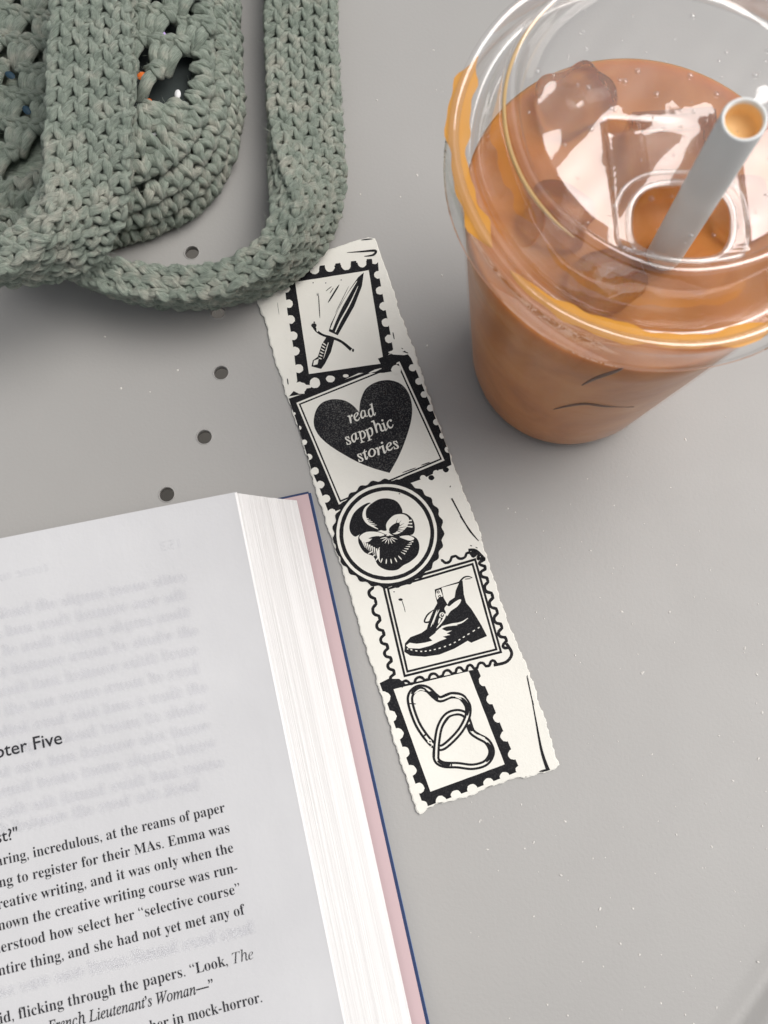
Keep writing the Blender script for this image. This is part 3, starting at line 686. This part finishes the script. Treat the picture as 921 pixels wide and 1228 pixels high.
l_.lathe([(.0481, .1062), (.0486, .1068), (.0481, .1075), (.0478, .1125), (.0480, .1150), (.0482, .1172), (.0478, .1184), (.0468, .1187), (.0456, .1178), (.0446, .1158), (.0436, .1142), (.0424, .1140), (.0416, .1150), (.0400, .1190), (.0384, .1260), (.0379, .1298), (.0374, .1312), (.0364, .1318), (.0354, .1312), (.0348, .1294), (.0340, .1284)], LC, 160, wob=wob)
lid = l_.build('lid', M_lid, cup)
# lid plateau, slightly dished, with the sip opening
hc = at(819, 264, .129)-CC-Vector((LC.x, LC.y, 0)); ha = .0102; hb = .0086; hrot = math.atan2(hc.y, hc.x)+math.pi/2
def hole_pt(th, k=1.0):
    ex = 2/2.6; ct, s_ = math.cos(th), math.sin(th)
    x = ha*k*math.copysign(abs(ct)**ex, ct); y = hb*k*math.copysign(abs(s_)**ex, s_)
    return Vector((hc.x+x*math.cos(hrot)-y*math.sin(hrot), hc.y+x*math.sin(hrot)+y*math.cos(hrot)))
PC = at(813, 222, .129)-CC; PC = Vector((PC.x-LC.x, PC.y-LC.y))     # pressed sip panel round the opening
def sst(a, b, x): f = min(1, max(0, (x-a)/(b-a))); return f*f*(3-2*f)
def dish(q):                                                       # the plateau is slightly domed and slopes to the right of the cup
    f = 1-(q.length/.034)**2
    z = .0004-1.25*q.y*q.y-.07*q.x
    d = q-PC; m = sst(.0142, .0128, abs(d.x+.06*d.y))*sst(.0152, .0138, abs(d.y-.06*d.x))
    z += m*(.13*d.x-.0006)
    z += .00010*math.sin(q.x*330+q.y*90+.7)*math.sin(q.y*260-q.x*60)+.00005*math.sin(q.x*700-q.y*500)
    return .1284+z*max(0, min(1, f*6))
NHL = 220; rings = []
outer = [Vector((.0340*math.cos(2*math.pi*k/160), .0340*math.sin(2*math.pi*k/160))) for k in range(160)]
# grid of rings from the opening outwards: radial blend opening edge -> plateau edge
pl = MB(); NRr = 44
vs = []
hcen = Vector((hc.x, hc.y))
for i in range(NRr+1):
    f = i/NRr
    for k in range(NHL):
        th = 2*math.pi*k/NHL; e = hole_pt(th); d = (e-hcen).normalized()
        bq = hcen.dot(d); cq = hcen.length_squared-.0340**2; tt = -bq+math.sqrt(max(0, bq*bq-cq)); o = hcen+d*tt
        q = e+(o-e)*f; z = dish(q)
        vs.append((LC.x+q.x, LC.y+q.y, z))
fs = [(i*NHL+k, i*NHL+(k+1) % NHL, (i+1)*NHL+(k+1) % NHL, (i+1)*NHL+k) for i in range(NRr) for k in range(NHL)]
pl.add(vs, fs); pl.build('lid_top', M_lid, lid)
lp = MB(); pts = []
for k in range(NHL):
    q = hole_pt(2*math.pi*k/NHL, 1.03); pts.append(Vector((LC.x+q.x, LC.y+q.y, dish(q)+.0003)))
lp.tube(pts, .00075, 8, closed=True)
pts = []
for k in range(NHL):
    q = hole_pt(2*math.pi*k/NHL, 1.32); q2 = q if q.length < .0335 else q.normalized()*.0335; pts.append(Vector((LC.x+q2.x, LC.y+q2.y, dish(q2)+.0002)))
lp.tube(pts, .0005, 8, closed=True)
lp.build('sip_opening', M_lid, lid)
# coffee caught in the rim of the lid
def ang(px, py, z=.117):
    q = at(px, py, z)-CC; return math.atan2(q.y-LC.y, q.x-LC.x)
rs_ = MB()
def film(p0, p1, wscale=1.0):
    a0, a1 = ang(*p0), ang(*p1)
    while a1 < a0: a1 += 2*math.pi
    n = max(8, int((a1-a0)/.03)); vs = []
    for i in range(n+1):
        f = i/n; a = a0+(a1-a0)*f; e = min(1, 7*min(f, 1-f)*(a1-a0)+.08)
        rm = .0462+.0003*math.sin(a*5+1); hw = .0017*wscale*e*(1+.22*math.sin(a*9)+.16*math.sin(a*23)+.1*math.sin(a*41))
        for s_ in (-1, -.5, .5, 1):
            vs.append((LC.x+(rm+hw*s_)*math.cos(a), LC.y+(rm+hw*s_)*math.sin(a), .1174+.0004*(1-s_*s_)))
    rs_.add(vs, [(i*4+k, i*4+k+1, (i+1)*4+k+1, (i+1)*4+k) for i in range(n) for k in range(3)])
film((566, 66), (594, 296), 1.3); film((612, 326), (930, 380), 1.1)
rs_.build('coffee_residue', M_film, lid)
rr_ = MB(); a0, a1 = ang(668, -5, .131), ang(700, 268, .131)
while a1 < a0: a1 += 2*math.pi
pts = [Vector((LC.x+.0372*math.cos(a0+(a1-a0)*i/40), LC.y+.0372*math.sin(a0+(a1-a0)*i/40), .1288)) for i in range(41)]
rr_.tube(pts, [.00045*min(1, .2+6*min(i, 40-i)/40) for i in range(41)], 6); rr_.build('coffee_residue', M_film2, lid)
dr = MB()
for i in range(90):
    a = random.uniform(0, 6.28); r = .033*math.sqrt(random.random()); q = Vector((r*math.cos(a), r*math.sin(a)))
    rd = random.choice((.0003, .0004, .0005, .0007))
    dr.lathe([(rd, 0), (rd*.9, rd*.3), (rd*.6, rd*.55), (rd*.1, rd*.68)], (LC.x+q.x, LC.y+q.y), 8)
    for j in range(len(dr.v)-32, len(dr.v)): dr.v[j].z += dish(q)+.00005
dr.build('water_droplets', M_lid, lid, kind='stuff')

# coffee
ZC = .0915
cof = empty('iced_coffee', CC, label='milky brown iced coffee filling the clear plastic cup', cat='coffee')
cf = MB(); n = 96; prof = [(0, .0024), (RB-.0035, .0023), (RB-.0022, .0014), (RB-.0012, .0016), (RB-.0006, .003)]+[(wall_r(z)-.0004, z) for z in (.008, .02, .04, .06, .08, ZC)] + [(wall_r(ZC)-.0012, ZC+.0004), (wall_r(ZC)-.003, ZC-.0002)]
cf.lathe(prof, n=n)
vs = []; NR = 14; Rm = wall_r(ZC)-.003
for i in range(NR+1):
    for k in range(n):
        r = Rm*(1-i/NR); a = 2*math.pi*k/n; x, y = r*math.cos(a), r*math.sin(a)
        e = min(1, (Rm-r)/.004)
        vs.append((x, y, ZC-.0002+e*(.0007*math.sin(x*260+y*120)+.0006*math.sin(y*330-x*90+1))))
cf.add(vs, [(i*n+k, i*n+(k+1) % n, (i+1)*n+(k+1) % n, (i+1)*n+k) for i in range(NR) for k in range(n)])
coffee_body = lean(cf).build('liquid', M_coffee, cof)
bm = bmesh.new(); bm.from_mesh(coffee_body.data); bmesh.ops.remove_doubles(bm, verts=bm.verts, dist=2e-6); bmesh.ops.recalc_face_normals(bm, faces=bm.faces); bm.to_mesh(coffee_body.data); bm.free()
def side_pt(px, py):
    "where the pixel's ray meets the outside of the coffee"
    d = ray(px, py); o = Vector((0, 0, CAM_H)); lo = .15; best = None
    for i in range(4000):
        t_ = .15+i*.00006; q = o+d*t_
        if 0 < q.z < .1 and Vector((q.x-CC.x-LEAN[0]*q.z/HT, q.y-CC.y-LEAN[1]*q.z/HT)).length <= wall_r(q.z)-.0003: return q-CC
    return None
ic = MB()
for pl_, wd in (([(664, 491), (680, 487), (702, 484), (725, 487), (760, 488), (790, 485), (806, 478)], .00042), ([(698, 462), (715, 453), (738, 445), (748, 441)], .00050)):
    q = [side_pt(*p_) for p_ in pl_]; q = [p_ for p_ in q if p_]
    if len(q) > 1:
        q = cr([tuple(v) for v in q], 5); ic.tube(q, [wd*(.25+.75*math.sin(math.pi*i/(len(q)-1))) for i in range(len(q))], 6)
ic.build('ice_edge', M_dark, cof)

# ice
def ice(px, py, z, sx, sy, sz, rot, tilt, label, hollow=True, grp='ice cubes in the coffee'):
    bm = bmesh.new(); bmesh.ops.create_cube(bm, size=1)
    if hollow:
        f = max(bm.faces, key=lambda f: f.normal.z)
        bmesh.ops.inset_region(bm, faces=[f], thickness=.15)
        bmesh.ops.inset_region(bm, faces=[f], thickness=.07, depth=-.22)
        bmesh.ops.inset_region(bm, faces=[f], thickness=.08, depth=-.02)
        bmesh.ops.bevel(bm, geom=bm.edges[:], offset=.055, segments=3, affect='EDGES', clamp_overlap=True)
    else:                                                          # melted: a cube with well rounded, slightly wavy sides
        bmesh.ops.subdivide_edges(bm, edges=bm.edges[:], cuts=11, use_grid_fill=True)
        for v in bm.verts:
            q = v.co*2; e = 5.0; l_ = (abs(q.x)**e+abs(q.y)**e+abs(q.z)**e)**(1/e)
            q = q/l_*.5; v.co = q*(1+.06*math.sin(q.x*8+px)+.05*math.sin(q.y*9+py)+.04*math.sin(q.z*10+px))
    for v in bm.verts:
        v.co = Vector((v.co.x*sx, v.co.y*sy, v.co.z*sz)) + Vector((random.uniform(-1, 1), random.uniform(-1, 1), random.uniform(-1, 1)))*(.00004 if hollow else 0)
    o = bm_ob('ice_cube', bm, M_ice, None, True, label=label, cat='ice cube', group=grp)
    o.location = at(px, py, z); o.location.z = z-sz*.16; o.rotation_euler = (R(tilt[0]), R(tilt[1]), R(rot))
    return o
ice(806, 192, .0950, .0205, .0205, .018, 4, (3, -2), 'square clear ice cube with hollowed top left of the straw')
ice(690, 122, .0945, .0165, .0145, .016, 28, (-8, 10), 'amber tinted rounded ice cube by the far left wall of the cup', False)
ice(668, 262, .0915, .017, .015, .016, -25, (6, -5), 'ice cube submerged below the left shoulder of the lid', False)
ice(725, 340, .0915, .019, .015, .016, 30, (-4, 4), 'dark ice cube under the front rim left of the straw foot', False)
ice(888, 255, .0920, .016, .016, .015, 20, (4, 6), 'ice cube right of the straw foot beneath the lid', False)

# straw
dstr = ray(893, 143); ST = Vector((0, 0, CAM_H))+dstr*.188
SL = at(798, 303, .0930); sd = (SL-ST).normalized(); SBm = SL+sd*.080
straw = empty('straw', SBm, label='white paper straw leaning out of the sip opening of the lid', cat='straw')
s_ = MB(); u = sd.orthogonal().normalized(); v = sd.cross(u)
def ringp(c, r, n=40): return [c+u*(r*math.cos(2*math.pi*k/n))+v*(r*math.sin(2*math.pi*k/n))-SBm for k in range(n)]
def loft(mb, rings_, n=40, mi=0): mb.add([p_ for r_ in rings_ for p_ in r_], [(i*n+k, i*n+(k+1) % n, (i+1)*n+(k+1) % n, (i+1)*n+k) for i in range(len(rings_)-1) for k in range(n)], mi)
loft(s_, [ringp(SBm, .0041), ringp(ST+sd*.02, .0041), ringp(ST+sd*.0004, .0041), ringp(ST+sd*.0001, .0040), ringp(ST-sd*.0001, .00385), ringp(ST-sd*.0001, .0036), ringp(ST+sd*.0002, .0034), ringp(ST+sd*.001, .0033)])
s_.build('straw_tube', M_straw, straw)
s2 = MB(); loft(s2, [ringp(ST+sd*.0009, .0033), ringp(ST+sd*.004, .0033), ringp(ST+sd*.0046, .0029), ringp(ST+sd*.0049, .0001)]); s2.build('coffee_film', M_stain, straw)

# ------------------------------------------------------------------ crocheted bag
bag = empty('crochet_bag', at(110, 150, 0), label='sage green crocheted cotton bag with thick looped straps', cat='bag')
BO = Vector(bag.location)
frs = random.Random(11)
def fuzz(mb, pts, rad, N, k=5):
    "short loose fibres standing out of the yarn"
    for _ in range(k):
        i = frs.randrange(1, len(pts)-1); d = (N+Vector((frs.uniform(-1, 1), frs.uniform(-1, 1), frs.uniform(-1, 1)))*1.1).normalized()
        p = pts[i]+d*(rad[i]*.85); ln = frs.uniform(.0006, .0020); t_ = Vector((frs.uniform(-1, 1), frs.uniform(-1, 1), frs.uniform(-1, 1))).normalized()
        e = p+d*ln+t_*ln*.8; m = p+d*ln*.6+t_*ln*.2; w_ = d.cross(t_).normalized()*.000036
        mb.add([p-w_, p+w_, m+w_, m-w_, e], [(0, 1, 2, 3), (3, 2, 4)])
def stitch(mb, P, T, S, N, sx, sy, r, jit=.10):
    "one crochet stitch: two leaning legs and the bar they close over"
    j = lambda: 1+random.uniform(-jit, jit)
    sk = random.uniform(-.12, .12)*sx
    for s in (-1, 1):
        a = P + S*(s*.46*sx*j()) + T*(.50*sy*j()) - N*(r*.3)
        b = P + S*(s*.38*sx*j()+sk*.5) + T*(.17*sy*j()) + N*(r*.72*j())
        c = P + S*(s*.17*sx*j()+sk) - T*(.20*sy*j()) + N*(r*.72*j())
        d = P + S*(s*.03*sx+sk*.6) - T*(.55*sy*j()) - N*(r*.5)
        pts = [q-BO for q in cr([tuple(a), tuple(b), tuple(c), tuple(d)], 3)]
        n = len(pts); rad = [r*(.66+.38*math.sin(math.pi*(.12+.76*i/(n-1))))*(1+random.uniform(-.09, .09)) if 0 < i < n-1 else r*.6 for i in range(n)]
        mb.tube(pts, rad, 12, ply=.24, turns=1.1); fuzz(mb, pts, rad, N, 10)
    a = P - S*(.46*sx) + T*(.30*sy*j()) - N*(r*.9); b = P + S*(sk) + T*(.42*sy*j()) + N*(r*.38*j()); c = P + S*(.46*sx) + T*(.30*sy*j()) - N*(r*.9)
    pts = [q-BO for q in cr([tuple(a), tuple(b), tuple(c)], 4)]
    mb.tube(pts, [r*.92]*len(pts), 9, ply=.11, turns=.9)
def ribbon(name, path, a=.0109, b=.0038, pitch=.0055, rows=None):
    """path: (px, py, z, twist degrees); a crocheted band swept along it"""
    P = [Vector((*at(x, y, z), tw)) for x, y, z, tw in path]
    P = cr([tuple(q) for q in P], 24); pts = [Vector(q[:3]) for q in P]; tw = [q[3] for q in P]
    L = [0]
    for i in range(1, len(pts)): L.append(L[-1]+(pts[i]-pts[i-1]).length)
    def sample(s):
        s = max(0, min(L[-1]-1e-6, s)); k = 0
        lo, hi = 0, len(L)-1
        while hi-lo > 1:
            m = (lo+hi)//2
            if L[m] <= s: lo = m
            else: hi = m
        f = (s-L[lo])/(L[hi]-L[lo]); p = pts[lo]+(pts[hi]-pts[lo])*f; t_ = (pts[hi]-pts[lo]).normalized()
        th = R(tw[lo]+(tw[hi]-tw[lo])*f); side = Vector((t_.y, -t_.x, 0)).normalized(); up = Vector((0, 0, 1))
        W = (side*math.cos(th)+up*math.sin(th)); W = (W-t_*W.dot(t_)).normalized(); N = W.cross(t_)
        return p, t_, W, N
    mb = MB(); core = []
    n = int(L[-1]/pitch); q = 20
    for i in range(n*2+1):
        p, T, W, N = sample(i*pitch/2); ring = []
        for k in range(q):
            th = 2*math.pi*k/q; c_, s_ = math.cos(th), math.sin(th)
            ring.append(p+W*((a-.0012)*math.copysign(abs(c_)**.5, c_))+N*((b-.0010)*math.copysign(abs(s_)**.5, s_))-BO)
        core.append(ring)
    mb.add([v_ for r_ in core for v_ in r_], [(i*q+k, i*q+(k+1) % q, (i+1)*q+(k+1) % q, (i+1)*q+k) for i in range(len(core)-1) for k in range(q)])
    cols = [(wx*a, b, 'n', 1) for wx in (-.82, -.41, 0, .41, .82)] + [(wx*a, -b, 'n', -1) for wx in (-.82, -.41, 0, .41, .82)] + [(a, nx*b, 'w', 1) for nx in (-.5, .5)] + [(-a, nx*b, 'w', -1) for nx in (-.5, .5)]
    for ci, (wx, nx, kind, sg) in enumerate(cols):
        for i in range(n):
            p, T, W, N = sample((i+.5+(.5 if ci % 2 else 0))*pitch)
            if kind == 'n':
                out = N*sg; S = W; sx = a*.43; r = .00112; pos = p+W*wx+N*nx-out*.0006
            else:
                out = W*sg; S = N; sx = b*1.15; r = .00115; pos = p+W*(wx*.97)+N*nx-out*.0006
            pos = pos+Vector((random.uniform(-1, 1), random.uniform(-1, 1), random.uniform(-1, 1)))*.0003
            stitch(mb, pos, T, S, out, sx*1.05, pitch*1.08, r*1.12, .22)
    return mb.build_yarn(name, M_yarn, bag)
ribbon('strap', [(366, -110, .011, 6), (361, -30, .0100, 4), (362, 60, .0098, 0), (366, 150, .0105, 8), (368, 215, .0125, 34), (361, 268, .0142, 66), (334, 310, .0148, 92), (285, 337, .0146, 104), (225, 346, .0144, 107), (165, 341, .0144, 107), (110, 324, .0144, 107), (60, 298, .0144, 107), (10, 276, .0144, 107)])
ribbon('strap', [(114, -120, .046, 0), (113, -30, .047, 0), (111, 70, .048, 2), (108, 150, .047, 6), (105, 205, .045, 16), (96, 250, .043, 44), (72, 289, .041, 80), (28, 311, .040, 104), (-30, 317, .040, 110), (-110, 314, .040, 110)])

# bag body: a soft rounded pouch; solid rows round the bottom, open clusters above
out_px = [(273, -150), (275, -60), (275, 20), (279, 90), (275, 145), (258, 197), (226, 234), (184, 257), (138, 271), (80, 284), (20, 292), (-60, 298), (-150, 292)]
OUT = [at(x, y, .012) for x, y in out_px]
cont = [Vector((q[0], q[1], 0)) for q in cr([tuple(q) for q in OUT], 16)]
CL = [0]
for i in range(1, len(cont)): CL.append(CL[-1]+(cont[i]-cont[i-1]).length)
def cs(s):
    s = max(0, min(CL[-1]-1e-6, s)); k = next(i for i in range(len(CL)-1) if CL[i+1] >= s)
    f = (s-CL[k])/(CL[k+1]-CL[k]); p = cont[k]+(cont[k+1]-cont[k])*f; t_ = (cont[k+1]-cont[k]).normalized()
    return p, t_, Vector((t_.y, -t_.x, 0))                          # inward normal: contour runs clockwise seen from above
HBG = .033
def hz(d):
    d = max(0, d); R0 = .022
    return .004+(HBG-.004)*math.sqrt(max(0, 1-(1-min(d/R0, 1))**2))
def band(y):                                                       # depth of the solid border: narrow up the side, deep round the bottom
    y0, y1 = at(0, 92, .03).y, at(0, 185, .03).y; f = min(1, max(0, (y0-y)/(y0-y1)))
    return .0085+.0185*f
def sink(p):                                                       # the open mouth of the bag sags below the strap that crosses it
    x0, x1 = at(60, 0, .03).x, at(130, 0, .03).x; f = min(1, max(0, (p.x-x0)/(x1-x0)))
    return .024*(1-f)
SPOTS = ((170, 91, 'or', .0015, .0015), (177, 124, 'or', .0018, .0014), (202, 77, 'rd', .0018, .0014), (221, 146, 'mg', .0023, .0016), (191, 41, 'li', .0022, .0016), (213, 113, 'wh', .0010, .0017), (186, 159, 'wh', .0010, .0014), (12, 90, 'bl', .002, .0012), (32, 132, 'bl', .002, .0012))
def px_of(p):
    c_ = RC.transposed() @ (p-Vector((0, 0, CAM_H))); return (PCX-F_PX*c_.x/c_.z, PCY+F_PX*c_.y/c_.z)
def in_gap(p, r):
    "the crochet leaves an opening here"
    x, y = px_of(p); return any((x-q[0])**2+(y-q[1])**2 < r*r for q in SPOTS)
body = MB()
core = []; NS = 90
ds = [-.001, .0, .002, .005, .009]
for i in range(NS+1):
    p, T, N = cs(CL[-1]*i/NS); core.append([p+N*(d+.0022)+Vector((0, 0, (0 if d < 0 else hz(d)-.0024-sink(p+N*d)*min(1, d/.010))))-BO for d in ds])
q = len(ds); body.add([v_ for r_ in core for v_ in r_], [(i*q+k, i*q+k+1, (i+1)*q+k+1, (i+1)*q+k) for i in range(NS) for k in range(q-1)])
rowd = [(-.0005, .006), (.0008, .013), (.0030, .020), (.0072, .0265), (.0122, None), (.0172, None), (.0222, None), (.0268, None)]

for ri, (d, zf) in enumerate(rowd):
    n = int(CL[-1]/.0058)
    for i in range(n):
        s = (i+(.5 if ri % 2 else 0))*.0058; p, T, N = cs(s)
        if d > band((p+N*d).y) or (s > CL[-1]-.001): continue
        z = zf if zf else hz(d)
        e = .002; dzdd = (hz(d+e)-hz(d-e))/(2*e) if zf is None else (3 if ri < 2 else 1.6)
        nor = (Vector((0, 0, 1))-N*dzdd).normalized() if zf is None else (-N*min(1, dzdd*.4)+Vector((0, 0, .25+.25*ri))).normalized()
        B = nor.cross(T).normalized()
        pos = p+N*d+Vector((0, 0, z)); pos += Vector((random.uniform(-1, 1), random.uniform(-1, 1), random.uniform(-1, 1)))*.0004
        pos.z -= sink(pos)*min(1, d/.010) if d > 0 else 0
        if in_gap(pos, 8): continue
        stitch(body, pos, B, T, nor, .0060, .0064, .00158, .22)
# open clusters
def inside_d(pt):
    best = 1e9; sgn = 1
    for i in range(0, len(cont)-1, 2):
        dv = pt-cont[i]
        if dv.length < best:
            best = dv.length; t_ = (cont[i+1]-cont[i]).normalized(); sgn = 1 if dv.dot(Vector((t_.y, -t_.x, 0))) > 0 else -1
    return best*sgn
bk = [cont[k_]+Vector(((cont[min(k_+1, len(cont)-1)]-cont[max(k_-1, 0)]).normalized().y, -(cont[min(k_+1, len(cont)-1)]-cont[max(k_-1, 0)]).normalized().x, 0))*.004 for k_ in range(0, len(cont), 6)] + [at(-150, -150, .0)]
body.add([Vector((q_.x, q_.y, .0035))-BO for q_ in bk], [tuple(t_) for t_ in tessellate_polygon([[Vector((q_.x, q_.y, 0)) for q_ in bk]])])
gx = Vector((math.cos(R(-8)), math.sin(R(-8)), 0)); gy = Vector((-gx.y, gx.x, 0)); G0 = at(225, 160, HBG); G0.z = 0
CW, CH = .0122, .0104
for j in range(-7, 9):
    for i in range(-9, 6):
        base = G0+gx*((i+(.5 if j % 2 else 0))*CW)+gy*(j*CH)
        if inside_d(base) < band(base.y)+.001: continue
        zb = hz(inside_d(base))-.001-sink(base)
        for k in (-1, 0, 1):                                       # three posts fanning out of one gap
            a_ = base+gx*(k*.0009); b_ = base+gx*(k*.0036)+gy*(CH*.95)
            mid = (a_+b_)/2+gx*(k*.0007)
            pts = [a_+Vector((0, 0, zb-.0022)), mid+Vector((0, 0, zb+.0014+random.uniform(-.0004, .0004))), b_+Vector((0, 0, zb-.0006))]
            if in_gap(pts[1], 8.5) or in_gap(pts[0], 6) or in_gap(pts[2], 6): continue
            pts = [v_-BO for v_ in cr([tuple(v_) for v_ in pts], 5)]
            body.tube(pts, [.0019*(.8+.3*math.sin(math.pi*m/(len(pts)-1))) for m in range(len(pts))], 9, ply=.1, turns=.8); fuzz(body, pts, [.0019]*len(pts), Vector((0, 0, 1)), 7)
            if in_gap(base+gx*(k*.0042)+gy*(CH*.97)+Vector((0, 0, zb)), 8.5): continue
            stitch(body, base+gx*(k*.0042)+gy*(CH*.97)+Vector((0, 0, zb+.0004)), gx, gy, Vector((0, 0, 1)), .0036, .0050, .00135, .18)
body.build_yarn('body', M_yarn, bag)
# pouch inside the bag, coloured like shaded yarn, seen through the open stitches
pouch = empty('patterned_pouch', at(120, 60, 0), label='pouch coloured like shaded yarn with bright spots glimpsed through open stitches of crochet bag', cat='pouch')
PO = Vector(pouch.location); pm = MB(); vs = []; rows_ = 10; n = 40
pc = at(170, 30, .02); pc.z = 0
for i in range(rows_+1):
    f = i/rows_
    for k in range(n):
        th = 2*math.pi*k/n; ex = abs(math.cos(th))**.6*math.copysign(1, math.cos(th)); ey = abs(math.sin(th))**.6*math.copysign(1, math.sin(th))
        r = math.sin(f*math.pi/2) if i else 0.001
        vs.append(Vector((pc.x+ex*.026*r, pc.y+ey*.045*r, .006+.0185*math.cos(f*math.pi/2)**.5))-PO)
pm.add(vs, [(i*n+k, i*n+(k+1) % n, (i+1)*n+(k+1) % n, (i+1)*n+k) for i in range(rows_) for k in range(n)])
pm.build('fabric', M_pouch, pouch)
SPM = dict(OR=M_or, RD=M_rd, MG=M_mg, LI=M_li, WH=M_wh, BL=M_bl)
for px, py, k_, rx, ry in SPOTS:
    m_ = SPM[k_.upper()]
    q = at(px, py, .0300); z_ = hz(inside_d(Vector((q.x, q.y, 0))))-.0002 if px > 100 else .0110
    q = at(px, py, z_)
    o = MB(); o.lathe([(1, 0), (.8, .5), (.45, .8), (.02, .95)], n=14)
    vs = [Vector((v_.x*rx, v_.y*ry, v_.z*.0006)) for v_ in o.v]; ra = random.uniform(0, 3)
    o.v = [q-PO+Vector((v_.x*math.cos(ra)-v_.y*math.sin(ra), v_.x*math.sin(ra)+v_.y*math.cos(ra), v_.z)) for v_ in vs]
    o.build('bright_spot', m_, pouch)
